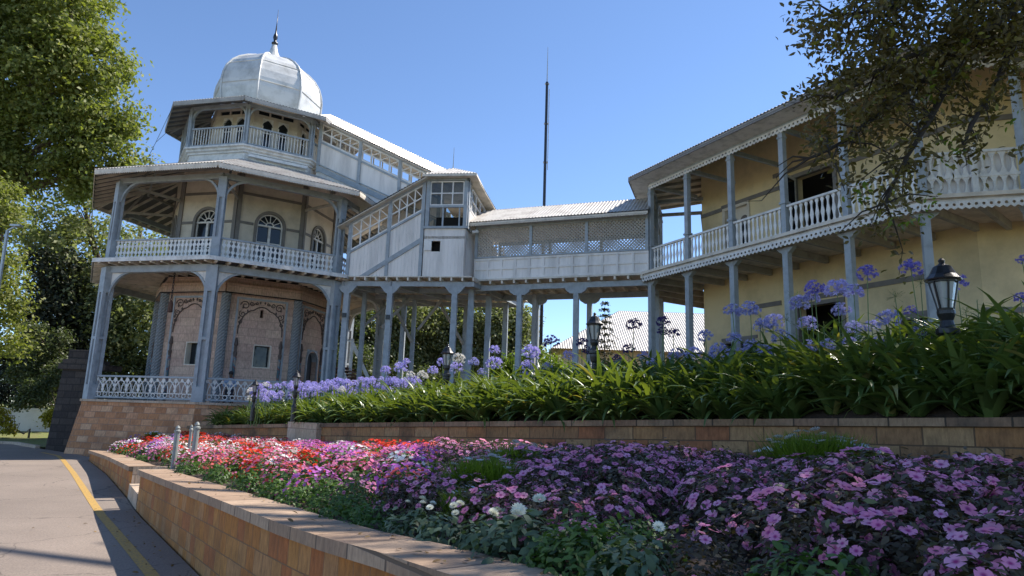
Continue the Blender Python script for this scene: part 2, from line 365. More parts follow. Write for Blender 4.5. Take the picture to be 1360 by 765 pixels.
def bracket(parent, F, u, v, sgn, r, rh, w, fill=True, mat=None):
    """curved spandrel from post at u, top at v, reaching sgn*r along the beam and rh down"""
    n = 10; arc = [(u+sgn*r*(1-math.cos(i/n*math.pi/2)), v-rh*(1-math.sin(i/n*math.pi/2))) for i in range(n+1)]
    m = MB(); rim = .075
    inner = [(u+sgn*(r*(1-math.cos(i/n*math.pi/2))-0), v-rh*(1-math.sin(i/n*math.pi/2))+0) for i in range(n+1)]
    off = []
    for i in range(n+1):
        a = i/n*math.pi/2; off.append((u+sgn*(r-(r+rim)*math.cos(a)), v-rh+(rh+rim)*math.sin(a)))
    off = [(uu, min(vv, v)) for uu, vv in off]; off = [((max(uu, u) if sgn > 0 else min(uu, u)), vv) for uu, vv in off]
    m.fprism(F, inner+list(reversed(off)), -.05, .05)
    o = m.build('bracket', mat or M['trim'], parent)
    if fill:
        p = MB(); p.fprism(F, off+[(u, v)], -.02, .02); p.build('spandrel_panel', M['trim2'], o)
    return o

def sawn_panel(m, F, u0, u1, v0, v1, style, w=0.0):
    """flat sawn balusters"""
    H = v1-v0; L = u1-u0
    if style == 'lozenge':          # upper veranda: boards with waists
        p = .155; n = max(2, int(L/p)); p = L/n
        for i in range(n):
            c = u0+p*(i+.5); a = p*.40; b = p*.17
            prof = [(a, 0), (a, .08), (b, .14), (b, .2), (a*1.05, .27), (a*1.1, .34), (b*1.2, .41), (b, .5), (b*1.2, .58), (a*1.1, .65), (a*1.05, .72), (b, .79), (b, .86), (a, .92), (a, 1)]
            poly = [(c+x, v0+y*H) for x, y in prof]+[(c-x, v0+y*H) for x, y in reversed(prof)]
            m.fprism(F, poly, w-.012, w+.012)
    elif style == 'trefoil':        # ground veranda: pointed arches and circles
        p = .46; n = max(2, int(L/p)); p = L/n
        for i in range(n+1):
            c = u0+p*i
            for s in (-1, 1):
                if (i == 0 and s < 0) or (i == n and s > 0): continue
                pts = [F(c+s*p*.5*math.sin(t*math.pi/2)**1.0, v0+H*(.86-.62*t**1.5), w) for t in [j/7 for j in range(8)]]
                m.tube(pts, .021, 5)
                pts = [F(c+s*p*(.5-.43*math.sin(t*math.pi/2)), v0+H*(.9-.66*t**1.5), w) for t in [j/6 for j in range(7)]]
                m.tube(pts, .016, 5)
            if i < n:
                for q in (.25, .75):
                    cc = c+p*q; m.tube([F(cc+.07*math.cos(t), v0+H*.11+.065*math.sin(t), w) for t in [j/10*2*math.pi for j in range(11)]], .014, 5)
                cc = c+p*.5
                poly = [(cc, v0+H*.22), (cc+.06, v0+H*.36), (cc+.025, v0+H*.47), (cc+.055, v0+H*.56), (cc, v0+H*.7), (cc-.055, v0+H*.56), (cc-.025, v0+H*.47), (cc-.06, v0+H*.36)]
                m.fprism(F, poly, w-.012, w+.012)
                m.fprism(F, [(cc-.035, v0+H*.78), (cc, v0+H*.7), (cc+.035, v0+H*.78), (cc+.07, v0+H*.88), (cc+.02, v0+H), (cc-.02, v0+H), (cc-.07, v0+H*.88)], w-.012, w+.012)
            m.fprism(F, [(c-.05, v0+H*.9), (c, v0+H*.78), (c+.05, v0+H*.9), (c, v0+H)], w-.013, w+.013)
        m.fbox(F, u0, u1, v0+H*.2, v0+H*.235, w-.014, w+.014)
    elif style == 'vase':           # villa balcony
        p = .148; n = max(2, int(L/p)); p = L/n
        for i in range(n):
            c = u0+p*(i+.5); a = p*.42; b = p*.13
            a *= .82; prof = [(b*1.6, 0), (b*2.2, .06), (b*1.1, .13), (b*1.1, .22), (a*.7, .34), (a, .45), (a*.7, .56), (b*1.1, .68), (b, .78), (b*1.3, .85), (b*2.4, .92), (b*1.5, 1)]
            poly = [(c+x, v0+y*H) for x, y in prof]+[(c-x, v0+y*H) for x, y in reversed(prof)]
            m.fprism(F, poly, w-.014, w+.014)
    elif style == 'lens':
        p = .16; n = max(2, int(L/p)); p = L/n
        for i in range(n):
            c = u0+p*(i+.5)
            prof = [(.48, 0), (.3, .1), (.16, .25), (.1, .5), (.16, .75), (.3, .9), (.48, 1)]
            poly = [(c+x*p, v0+y*H) for x, y in prof]+[(c-x*p, v0+y*H) for x, y in reversed(prof)]
            m.fprism(F, poly, w-.014, w+.014)
    elif style == 'plain':
        p = .12; n = int(L/p); p = L/n
        for i in range(n): c = u0+p*(i+.5); m.fbox(F, c-.014, c+.014, v0, v1, w-.014, w+.014)
def railing(parent, F, u0, u1, v0, H, style, mat=None, w=0., mid=None, railmat=None):
    m = MB(); m.fbox(F, u0, u1, v0+H-.06, v0+H, w-.05, w+.05); m.fbox(F, u0, u1, v0+.06, v0+.11, w-.035, w+.035)
    if mid: m.fbox(F, u0, u1, v0+mid-.03, v0+mid+.03, w-.03, w+.03)
    o = m.build('railing', railmat or M['trim'], parent)
    p = MB()
    if mid:
        sawn_panel(p, F, u0+.02, u1-.02, v0+mid+.03, v0+H-.06, style, w); sawn_panel(p, F, u0+.02, u1-.02, v0+.11, v0+mid-.03, 'lens', w)
    else: sawn_panel(p, F, u0+.02, u1-.02, v0+.11, v0+H-.06, style, w)
    p.build('fretwork_panel', mat or M['trim2'], o)
    return o
def fringe(m, F, u0, u1, v, d=.16, p=.12, w=0., hole=True):
    n = max(2, int((u1-u0)/p)); p = (u1-u0)/n; k = 8
    for i in range(n):
        a = u0+p*i; c = a+p/2; r = p*.25; cy = v-d*.42
        if hole:
            circ = [(c+r*math.sin(2*math.pi*j/k), cy+r*math.cos(2*math.pi*j/k)) for j in range(k+1)]
            right = [(c, v), (a+p, v), (a+p, v-d*.75), (c, v-d)]+[(c-0, cy-r)]+[(c+r*math.sin(math.pi-math.pi*j/4), cy+r*math.cos(math.pi-math.pi*j/4)) for j in range(1, 4)]+[(c, cy+r)]
            left = [(2*c-x, y) for x, y in right]
            m.fprism(F, right, w-.01, w+.01); m.fprism(F, left, w-.01, w+.01)
        else: m.fprism(F, [(a, v), (a+p, v), (a+p, v-d*.5), (c, v-d), (a, v-d*.5)], w-.01, w+.01)

RP = 5.52
# ground veranda posts, beam, railings
for k in range(8):
    p = oc(k, RP); m = MB(); post(m, p.x, p.y, .2, 4.78, .36, PHI+k*math.pi/4, .5, .9); m.build('ground_post', M['trim'], pav)
m = ringbeam(MB(), RP, 4.71, .2, .24); m.build('veranda_beam', M['trim'], pav)
for k in range(8):
    F = of(k, RP)
    for s, u in ((1, .16), (-1, F.L-.16)): bracket(pav, F, u, 4.59, s, .85, 1.0, .1)
    railing(pav, F, .19, F.L-.19, .2, .82, 'trefoil')
# stone chamber
Fs = [of(k, 3.40) for k in range(8)]
m = MB()
for k in range(8):
    F = Fs[k]
    if k in (7, 0): holes = [(F.L/2-.32+.15, F.L/2+.32+.15, 1.55, 2.4)]
    elif k == 1: holes = [(F.L/2-.3, F.L/2+.5, .2, 2.35)]
    else: holes = []
    if k == 0: holes.append((F.L/2-.06, F.L/2+.06, 3.42, 3.72))
    m.fwall(F, 0.0, F.L, .2, 4.85, -.3, 0, holes)
m.build('stone_wall', M['stone'], pav)
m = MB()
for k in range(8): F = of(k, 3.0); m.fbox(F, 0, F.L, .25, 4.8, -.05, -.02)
m.build('unlit_backing', M['dark'], pav)
m = ringbeam(MB(), 3.50, 4.42, .16, .34); m.build('cornice', M['stone'], pav)
m = MB()
for k in range(8): m.tube([oc(k, 3.63, 4.22), oc(k+1, 3.63, 4.22)], .022, 6)
m.build('cable', M['black'], pav)
def ornament(k):
    F = Fs[k]; c = F.L/2; hw = F.L*.33; zt = 4.05; zb = .25; zs = 2.75
    fr = MB(); t = .07
    fr.fbox(F, c-hw-t, c-hw, zb, zt, 0, .03); fr.fbox(F, c+hw, c+hw+t, zb, zt, 0, .03); fr.fbox(F, c-hw-t, c+hw+t, zt, zt+t, 0, .03)
    o = fr.build('arch_panel', M['trim'], pav)
    ar = MB(); pts = []
    for s in (-1, 1):
        pts = []
        for i in range(25):
            q = i/24
            x = hw*.93*math.cos(q*math.pi/2)**.75 if q < 1 else 0
            y = zs+.95*math.sin(q*math.pi/2)**.9+(.12*max(0, q-.85)/.15)
            y += .025*abs(math.sin(q*math.pi*5)); pts.append(F(c+s*x, y, .02))
        ar.tube(pts, .022, 5)
    ar.build('carved_arch', M['stone_dark'], o)
    for s in (-1, 1):
        sp = MB()
        def spiral(cx, cy, r, turns, st, dr=1):
            q = [F(c+s*(cx+(r*(1-i/28*.8))*math.cos(st+dr*i/28*turns*6.28)), cy+(r*(1-i/28*.8))*math.sin(st+dr*i/28*turns*6.28), .025) for i in range(29)]
            sp.tube(q, .016, 4)
        spiral(hw*.72, zt-.22, .17, 1.4, 0); spiral(hw*.80, zt-.55, .13, 1.3, 1, -1); spiral(hw*.45, zt-.13, .09, 1.3, 3); spiral(hw*.24, zt-.1, .06, 1.2, 0, -1)
        spiral(hw*.88, zt-.85, .075, 1.2, 2)
        for a_, b_ in ((hw*.6, zt-.42), (hw*.93, zt-.7), (hw*.1, zt-.07), (hw*.92, zt-1.02), (hw*.8, zt-.3)):
            sp.fprism(F, [(c+s*a_-.035, b_), (c+s*a_, b_+.06), (c+s*a_+.035, b_), (c+s*a_, b_-.06)], 0, .03)
        sp.build('scroll_carving', M['stone_dark'], o)
    for s in (-1, 1):
        q = MB(); x = c+s*(hw-.06)
        q.tube([F(x, zb, .03), F(x, 1.9, .03)], .055, 8); q.build('colonnette', M['stripes'], o)
        q = MB(); q.tube([F(x, 1.9, .03), F(x, 2.05, .03), F(x, 2.1, .03), F(x, 2.3, .03), F(x, 2.34, .03), F(x, 2.6, .03)], [.05, .075, .045, .045, .08, .03], 8); q.build('capital', M['stone_dark'], o)
M['stone_dark'] = paint('carved dark stone', (.13, .10, .085), .85, .15, 6, .1)
def stripes():
    m, nt, b = _new('painted twisted stripes')
    uv = node(nt, 'ShaderNodeUVMap'); uv.uv_map = 'UVMap'
    wv = node(nt, 'ShaderNodeTexWave'); wv.wave_type = 'BANDS'; wv.bands_direction = 'DIAGONAL'; wv.inputs['Scale'].default_value = .8; wv.inputs['Distortion'].default_value = .5
    nt.links.new(uv.outputs[0], wv.inputs[0]); cr = node(nt, 'ShaderNodeValToRGB'); cr.color_ramp.interpolation = 'CONSTANT'
    e = cr.color_ramp.elements; e[0].color = (.06, .12, .14, 1); e[1].position = .35; e[1].color = (.22, .06, .05, 1); q = e.new(.6); q.color = (.12, .2, .24, 1); q = e.new(.85); q.color = (.3, .26, .22, 1)
    nt.links.new(wv.outputs[0], cr.inputs[0]); nt.links.new(cr.outputs[0], b.inputs[0]); b.inputs['Roughness'].default_value = .7; return m
M['stripes'] = stripes()
def rope():
    m, nt, b = _new('blue grey twisted pilaster')
    uv = node(nt, 'ShaderNodeUVMap'); uv.uv_map = 'UVMap'
    mp = node(nt, 'ShaderNodeMapping'); mp.inputs['Rotation'].default_value = (0, 0, .9); nt.links.new(uv.outputs[0], mp.inputs[0])
    wv = node(nt, 'ShaderNodeTexWave'); wv.inputs['Scale'].default_value = 3.2; wv.inputs['Distortion'].default_value = 1.5; nt.links.new(mp.outputs[0], wv.inputs[0])
    cr = node(nt, 'ShaderNodeValToRGB'); cr.color_ramp.elements[0].color = (.17, .19, .2, 1); cr.color_ramp.elements[1].color = (.30, .31, .31, 1)
    nt.links.new(wv.outputs[0], cr.inputs[0]); nt.links.new(cr.outputs[0], b.inputs[0])
    bp = node(nt, 'ShaderNodeBump'); bp.inputs['Strength'].default_value = .7; bp.inputs['Distance'].default_value = .03; nt.links.new(wv.outputs[0], bp.inputs['Height']); nt.links.new(bp.outputs[0], b.inputs['Normal'])
    b.inputs['Roughness'].default_value = .8; return m
M['rope'] = rope()
for k in range(8): ornament(k)
for k in range(8):
    p = oc(k, 3.42); m = MB(); a = PHI+k*math.pi/4
    m.lathe((p.x, p.y, 0), [(.17, .2), (.17, 4.25)], 10, a); m.build('corner_pilaster', M['rope'], pav)
for k in (7, 0):
    F = Fs[k]; c = F.L/2+.15; m = MB()
    t = .02
    m.fbox(F, c-.32, c-.29, 1.55, 2.4, -.28, .003); m.fbox(F, c+.29, c+.32, 1.55, 2.4, -.28, .003); m.fbox(F, c-.29, c+.29, 1.55, 1.58, -.28, .003); m.fbox(F, c-.29, c+.29, 2.37, 2.4, -.28, .003)
    o = m.build('window', M['plaster'], pav); g = MB(); g.fbox(F, c-.29, c+.29, 1.58, 2.37, -.29, -.27); g.build('pane', M['glass'], o)
F = Fs[1]; c = F.L/2+.1; m = MB(); m.fbox(F, c-.4, c+.4, .2, 2.35, -.27, -.22); o = m.build('door', M['door'], pav)
m = MB(); arc = [(c+.4*math.cos(math.pi*i/12), 2.0+.4*math.sin(math.pi*i/12)) for i in range(13)]
m.fprism(F, [(c+.4, 2.0)]+arc[1:-1]+[(c-.4, 2.0), (c-.4, 2.45), (c+.4, 2.45)], -.3, .01)
m.fprism(F, [(x*1.0+(x-c)*.15, 2.0+(y-2.0)*1.15) for x, y in arc]+[(x, y) for x, y in reversed(arc)], -.02, .05)
m.fbox(F, c-.46, c-.4, .2, 2.0, -.02, .05); m.fbox(F, c+.4, c+.46, .2, 2.0, -.02, .05); m.build('door_surround', M['trim'], o)

# balcony floor
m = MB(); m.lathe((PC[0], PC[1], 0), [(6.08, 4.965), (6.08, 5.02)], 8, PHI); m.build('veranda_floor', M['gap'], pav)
for k in range(8):
    m = MB(); F = of(k, 6.08); F2 = of(k, 3.5)
    ap = 6.08*math.cos(math.pi/8); ain = 3.5*math.cos(math.pi/8); n = 11
    for i in range(n):
        u = F.L*(i+.5)/n; x = u-F.L/2
        lim = max(ain, abs(x)/math.tan(math.pi/8)+.05)
        m.beam(F(u, 4.90, -.03), F(u, 4.90, -(ap-lim)), .08, .125)
    m.build('floor_joists', M['under'], pav)
m = ringbeam(MB(), 6.10, 4.95, .03, .14); m.build('floor_edge', M['trim2'], pav)
# upper veranda
ZF = 5.02
for k in range(8):
    p = oc(k, RP); m = MB(); post(m, p.x, p.y, ZF, 7.95, .27, PHI+k*math.pi/4, .75, .75); m.build('upper_post', M['trim'], pav)
m = ringbeam(MB(), RP, 7.99, .16, .2); m.build('eave_beam', M['trim'], pav)
for k in range(8):
    F = of(k, RP)
    for s, u in ((1, .13), (-1, F.L-.13)): bracket(pav, F, u, 7.89, s, .75, .8, .1, fill=False)
    railing(pav, F, .14, F.L-.14, ZF, .78, 'lozenge', mat=M['white'])
Fu = [of(k, 3.28) for k in range(8)]
m = MB()
for k in range(8):
    F = Fu[k]; c = F.L/2; m.fwall(F, 0, F.L, ZF, 9.3, -.15, 0, [(c-.5, c+.5, ZF, 7.52)])
    arc = [(c+.5*math.cos(math.pi*i/14), 7.02+.5*math.sin(math.pi*i/14)) for i in range(15)]
    for s in (1, -1):
        half = [(c+s*.5*math.cos(math.pi/2*i/8), 7.02+.5*math.sin(math.pi/2*i/8)) for i in range(9)]+[(c+s*.5, 7.52)]
        m.fprism(F, half, -.15, 0)
m.build('upper_wall', M['cream'], pav)
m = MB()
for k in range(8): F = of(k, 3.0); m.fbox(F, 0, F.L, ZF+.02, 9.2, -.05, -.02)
m.build('unlit_backing', M['dark'], pav)
m = MB()
for k in range(8):
    F = Fu[k]; c = F.L/2
    m.fbox(F, 0, .14, ZF, 8.9, 0, .05); m.fbox(F, F.L-.14, F.L, ZF, 8.9, 0, .05)
    m.fbox(F, .14, c-.62, 6.95, 7.05, 0, .03); m.fbox(F, c+.62, F.L-.14, 6.95, 7.05, 0, .03); m.fbox(F, .14, F.L-.14, 8.1, 8.2, 0, .03); m.fbox(F, .14, c-.62, ZF, ZF+.12, 0, .03); m.fbox(F, c+.62, F.L-.14, ZF, ZF+.12, 0, .03)
m.build('wall_framing', M['band'], pav)
def arch_window(parent, F, c, hw, z0, zs, double=True, mat=None, fmat=None):
    """french window with fanlight"""
    mat = mat or M['white']; m = MB(); n = 14
    o_ = [(c+(hw+.11)*math.cos(math.pi*i/n), zs+(hw+.11)*math.sin(math.pi*i/n)) for i in range(n+1)]; i_ = [(c+hw*math.cos(math.pi*i/n), zs+hw*math.sin(math.pi*i/n)) for i in range(n+1)]
    m.fprism(F, o_+list(reversed(i_)), -.05, .06); m.fbox(F, c-hw-.11, c-hw, z0, zs, -.05, .06); m.fbox(F, c+hw, c+hw+.11, z0, zs, -.05, .06)
    o = m.build('arched_window', fmat or M['band'], parent)
    f = MB(); t = .045; w0, w1 = -.1, -.05
    f.fbox(F, c-hw, c-hw+t, z0, zs, w0, w1); f.fbox(F, c+hw-t, c+hw, z0, zs, w0, w1); f.fbox(F, c-t, c+t, z0, zs, w0, w1+.01)
    f.fbox(F, c-hw, c+hw, zs-t, zs+.02, w0, w1+.02)
    for zz in (.05, .62, .95, 1.28): 
        if z0+zz < zs-.1: f.fbox(F, c-hw+t, c-t, z0+zz-.02, z0+zz+.02, w0, w1-.01); f.fbox(F, c+t, c+hw-t, z0+zz-.02, z0+zz+.02, w0, w1-.01)
    i2 = [(c+(hw-t)*math.cos(math.pi*i/n), zs+(hw-t)*math.sin(math.pi*i/n)) for i in range(n+1)]
    f.fprism(F, i_+list(reversed(i2)), w0, w1)
    for i in range(1, 6):
        a = math.pi*i/6; f.fprism(F, [(c+.15*math.cos(a)-.012*math.sin(a), zs+.15*math.sin(a)+.012*math.cos(a)), (c+(hw-t)*math.cos(a)-.012*math.sin(a), zs+(hw-t)*math.sin(a)+.012*math.cos(a)), (c+(hw-t)*math.cos(a)+.012*math.sin(a), zs+(hw-t)*math.sin(a)-.012*math.cos(a)), (c+.15*math.cos(a)+.012*math.sin(a), zs+.15*math.sin(a)-.012*math.cos(a))], w0, w1-.01)
    a1 = [(c+.17*math.cos(math.pi*i/8), zs+.17*math.sin(math.pi*i/8)) for i in range(9)]; a2 = [(c+.13*math.cos(math.pi*i/8), zs+.13*math.sin(math.pi*i/8)) for i in range(9)]
    f.fprism(F, a1+list(reversed(a2)), w0, w1-.005)
    f.build('window_frame', mat, o)
    g = MB(); g.fbox(F, c-hw, c+hw, z0, zs+hw, w0-.03, w0-.01); g.build('pane', M['glass'], o)
for k in range(8): arch_window(pav, Fu[k], Fu[k].L/2, .48, ZF+.05, 7.02)
# veranda roof
ZE = 8.16; RE = 6.48; ZT = 9.52; RT = 3.22
for k in range(8):
    m = MB(); corr(m, oc(k, RE, ZE), oc(k+1, RE, ZE), oc(k+1, RT, ZT), oc(k, RT, ZT)); m.build('veranda_roof', M['roof'], pav)
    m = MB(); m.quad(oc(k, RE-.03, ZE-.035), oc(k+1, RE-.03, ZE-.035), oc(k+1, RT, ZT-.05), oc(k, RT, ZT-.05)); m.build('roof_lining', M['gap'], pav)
m = MB()
for k in range(8):
    F = of(k, RE); ap = RE*math.cos(math.pi/8); sl = (ZT-ZE)/((RE-RT)*math.cos(math.pi/8)); n = 9
    for i in range(n):
        u = F.L*(i+.5)/n; x = u-F.L/2; lim = max(RT*math.cos(math.pi/8), abs(x)/math.tan(math.pi/8)+.05); d = ap-lim
        m.beam(F(u, ZE-.09, -.05), F(u, ZE-.09+sl*d, -d), .05, .1)
    m.beam(oc(k, RE-.08, ZE-.08), oc(k, RT, ZT-.08), .07, .12)
m.build('rafters', M['under'], pav)
m = ringbeam(MB(), RE-.02, ZE-.07, .03, .11)
for k in range(8): fringe(m, of(k, RE-.02), .02, of(k, RE-.02).L-.02, ZE-.12, .09, .09, 0., False)
m.build('eave_fringe', M['under'], pav)
# horizontal tie lattice seen under the roof
m = MB()
for k in range(8):
    m.beam(oc(k, RP, 7.9), oc(k, 3.3, 7.9), .06, .1); m.beam(oc(k, RP-.1, 7.5), oc(k, 4.6, 8.7), .05, .08)
    F = of(k, 4.4); m.beam(F(0, 8.72), F(F.L, 8.72), .06, .1)
m.build('roof_ties', M['joist'], pav)
# belvedere
ZB = 10.06
m = MB(); m.lathe((PC[0], PC[1], 0), [(3.20, 9.4), (3.20, 9.78), (3.27, 9.8), (3.27, 9.86), (3.36, 9.9), (3.36, 9.97), (3.46, 10.0), (3.46, ZB)], 8, PHI); m.build('belvedere_base', M['trim2'], pav)
for k in range(8):
    p = oc(k, 3.28); m = MB(); post(m, p.x, p.y, ZB, 11.72, .17, PHI+k*math.pi/4, .15, .15); m.build('belvedere_post', M['trim'], pav)
    F = of(k, 3.28)
    if k != 2: railing(pav, F, .09, F.L-.09, ZB, .82, 'plain', mat=M['trim2'])
    for s, u in ((1, .08), (-1, F.L-.08)): bracket(pav, F, u, 11.66, s, .42, .5, .08, fill=False)
m = ringbeam(MB(), 3.28, 11.73, .12, .14); m.build('belvedere_beam', M['trim'], pav)
Fb = [of(k, 2.28) for k in range(8)]
m = MB()
for k in range(8):
    F = Fb[k]; c = F.L/2; m.fwall(F, 0, F.L, ZB, 12.35, -.1, 0, [(c-.52, c-.1, ZB+.12, 11.7), (c+.1, c+.52, ZB+.12, 11.7), (c-.7, c-.28, 11.85, 12.03), (c-.22, c+.22, 11.85, 12.03), (c+.28, c+.7, 11.85, 12.03)])
m.build('belvedere_wall', M['cream'], pav)
for k in range(8):
    F = Fb[k]; c = F.L/2
    for s in (-1, 1):
        cc = c+s*.31; hw = .21; m = MB()
        # pointed head filler with frame
        pt = [(cc-hw, 11.4), (cc-hw*.85, 11.52), (cc-hw*.4, 11.62), (cc, 11.68), (cc+hw*.4, 11.62), (cc+hw*.85, 11.52), (cc+hw, 11.4)]
        m.fprism(F, pt[:4]+[(cc, 11.72), (cc-hw, 11.72)], -.06, .012); m.fprism(F, pt[3:]+[(cc+hw, 11.72), (cc, 11.72)], -.06, .012)
        m.fbox(F, cc-hw, cc-hw+.04, ZB+.12, 11.4, -.06, .012); m.fbox(F, cc+hw-.04, cc+hw, ZB+.12, 11.4, -.06, .012)
        m.fbox(F, cc-hw+.04, cc+hw-.04, ZB+.12, ZB+.45, -.06, .012); m.fbox(F, cc-hw+.04, cc+hw-.04, 11.1, 11.13, -.06, .0)
        o = m.build('pointed_window', M['white'], pav); g = MB(); g.fbox(F, cc-hw, cc+hw, ZB+.12, 11.7, -.09, -.07); g.build('pane', M['glass'], o)
    g = MB(); g.fbox(F, c-.7, c+.7, 11.83, 12.05, -.09, -.07); g.build('transom_pane', M['glass'], pav)
ZE2 = 11.72; RE2 = 4.1
for k in range(8):
    m = MB(); corr(m, oc(k, RE2, ZE2), oc(k+1, RE2, ZE2), oc(k+1, 2.3, 12.42), oc(k, 2.3, 12.42)); m.build('belvedere_roof', M['roof'], pav)
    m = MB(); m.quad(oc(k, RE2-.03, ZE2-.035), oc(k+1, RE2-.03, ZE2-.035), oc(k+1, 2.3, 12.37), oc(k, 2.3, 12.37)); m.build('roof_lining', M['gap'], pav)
m = MB()
for k in range(8):
    F = of(k, RE2); ap = RE2*math.cos(math.pi/8); n = 6
    for i in range(n):
        u = F.L*(i+.5)/n; x = u-F.L/2; lim = max(2.3*math.cos(math.pi/8), abs(x)/math.tan(math.pi/8)+.05); d = ap-lim
        m.beam(F(u, ZE2-.08, -.04), F(u, ZE2-.08+.42*d, -d), .045, .08)
    m.beam(oc(k, RE2-.08, ZE2-.07), oc(k, 2.3, 12.34), .06, .1)
m.build('belvedere_rafters', M['joist'], pav)
m = ringbeam(MB(), RE2-.02, ZE2-.06, .03, .1)
for k in range(8): F = of(k, RE2-.02); fringe(m, F, .02, F.L-.02, ZE2-.11, .08, .08, 0., False)
m.build('belvedere_fringe', M['joist'], pav)
# dome
prof = [(r*.955, 12.35+(z-12.35)*.88) for r, z in [(2.22, 12.35), (2.30, 12.8), (2.36, 13.25), (2.37, 13.7), (2.32, 14.1), (2.2, 14.5), (1.98, 14.88), (1.68, 15.2), (1.3, 15.48), (.88, 15.7), (.45, 15.84), (.2, 15.9)]]
m = MB(); m.lathe((PC[0], PC[1], 0), prof, 8, PHI); dome = m.build('dome', M['dome'], pav)
for k in range(8):
    m = MB(); m.tube([oc(k, r+.015, z) for r, z in prof], .045, 6); m.build('rib', M['dome'], dome)
m = MB()
for r, z in ((2.272, 13.36), (2.03, 14.37)): 
    for k in range(8): m.tube([oc(k, r, z), oc(k+1, r, z)], .018, 4)
m.build('seam', M['dome'], dome)
m = MB(); m.lathe((PC[0], PC[1], 0), [(.40, 15.36), (.32, 15.55), (.18, 15.85), (.1, 16.2)], 12, 0); m.build('finial_cone', M['dome'], pav, smooth=True)
m = MB(); m.lathe((PC[0], PC[1], 0), [(z_[0]*.85, 16.14+(z_[1]-16.34)*.8) for z_ in [(.08, 16.34), (.16, 16.44), (.17, 16.52), (.07, 16.6), (.09, 16.75), (.12, 16.85), (.1, 17.0), (.045, 17.15), (.04, 17.35), (.02, 17.7), (.008, 18.6)]], 10, 0); m.build('finial_spire', M['black'], pav, smooth=True)
# tube light under the belvedere
F = of(0, 3.22); m = MB(); m.fbox(F, .15, F.L-.05, 9.62, 9.73, .06, .15); o = m.build('tube_light', M['white'], pav)
# wires
m = MB(); a = oc(-1, RE2, ZE2-.25); b = at(207, 189, 31); m.tube([a, b], .012, 4); m.tube([b, at(232, 166, 31)], .012, 4); m.tube([b, at(190, 222, 31)], .012, 4)
tag(m.build('overhead_wire', M['black']), 'thin dark wire strung from the belvedere corner towards the trees', 'wire')
# hanging chain
c0 = oc(-.45, 4.6, 4.85); cx, cy = c0.x, c0.y; m = MB(); z = 4.85
for i in range(13):
    z1 = z-.09; a = (i % 2)*math.pi/2
    m.tube([(cx+.03*math.cos(a)*math.sin(t), cy+.03*math.sin(a)*math.sin(t), (z+z1)/2+.055*math.cos(t)) for t in [j/8*2*math.pi for j in range(9)]], .012, 5); z = z1
ch = m.build('hanging_chain', M['black']); tag(ch, 'dark chain with a rusty block hanging from the veranda ceiling of the pavilion', 'chain')
m = MB(); m.lathe((cx, cy, 0), [(.03, z-.42), (.09, z-.4), (.08, z-.1), (.05, z-.02), (.02, z+.02)], 8); m.build('weight', paint('rusty iron', (.12, .06, .04), .8, .2, 5, .1), ch)
# ------------------------------------------------------------------ stair hall on posts beside the pavilion
K0 = Vector((-6.40, 24.62, 0)); KE = Vector((.9914, -.131, 0)); KN = Vector((.131, .9914, 0))
def kf(u, d): p = K0+KE*u+KN*d; return (p.x, p.y)
def kfr(u0, d0, u1, d1, z=0): return Frame(kf(u0, d0), kf(u1, d1), z)
hall = thing('stair_hall', (kf(3.9, 1.3)[0], kf(3.9, 1.3)[1], 0.), 'pale grey boarded stair hall raised on posts with sloping glazed stair wings', 'stair hall')
ZD = 4.93
m = MB(); 
deck = [kf(.05, -.05), kf(5.0, -.1), kf(5.25, .9), kf(6.6, 5.2), kf(.8, 5.2)]
m.prism([(x, y, 4.98) for x, y in deck], [(x, y, 4.94) for x, y in deck]); m.build('deck_floor', M['under'], hall)
m = MB(); n = 13
for i in range(n):
    u = .2+(4.85)*i/(n-1)
    m.beam((*kf(u, -.08), 4.875), (*kf(u+.7, 5.1), 4.875), .06, .12)
m.build('deck_joists', M['under'], hall)
m = MB()
for d in (.18, 1.5, 2.9, 4.6): m.beam((*kf(.15+.1*d, d), 4.73), (*kf(5.0+.3*d, d), 4.73), .12, .18)
m.beam((*kf(5.0, .1), 4.72), (*kf(6.2, 4.7), 4.72), .12, .16)
m.beam((*kf(.1, .1), 4.72), (*kf(2.6, 4.7), 4.72), .12, .16); m.beam((*kf(1.9, .1), 4.73), (*kf(4.3, 4.7), 4.71), .12, .17)
m.build('deck_beams', M['trim'], hall)
hp = [(.28, .18), (1.93, .18), (4.35, .18), (4.85, .75), (5.3, 2.0), (5.75, 3.6), (3.95, 4.4), (1.75, 2.6), (2.05, 3.1), (1.2, 4.6), (.45, 1.6)]
for i, (u, d) in enumerate(hp):
    x, y = kf(u, d); m = MB(); s = .2 if i < 7 else .15; h = s/2
    F = kfr(u-h, d, u+h, d); m.fbox(F, 0, s, -.3, 4.64, -h, h)
    o = m.build('post', M['trim'], hall)
    if i < 3:
        m = MB(); m.fprism(F, [(-.28, 4.64), (s+.28, 4.64), (s+.1, 4.42), (s, 4.36), (0, 4.36), (-.1, 4.42)], -h+.01, h-.01); m.build('corbel', M['trim'], o)
m = MB()
for (u, d, du, dd, z0, z1) in ((1.2, 1.6, .9, .7, 3.3, 4.6), (2.1, 2.8, -.8, -.8, 2.9, 4.6), (2.3, 2.9, .9, 0, 3.4, 4.6), (3.9, 4.3, -.9, -.9, 3.0, 4.6), (.5, 1.7, .8, 1.0, 3.4, 4.6)):
    m.beam((*kf(u, d), z0), (*kf(u+du, d+dd), z1), .08, .1)
m.build('brace', M['joist'], hall)
for u, z in ((.28, 3.45), (1.93, 3.4)):
    F = kfr(u-.1, .18, u+.1, .18); m = MB(); m.fbox(F, .03, .17, z, z+.16, .1, .16); m.build('switch_box', M['black'], hall)
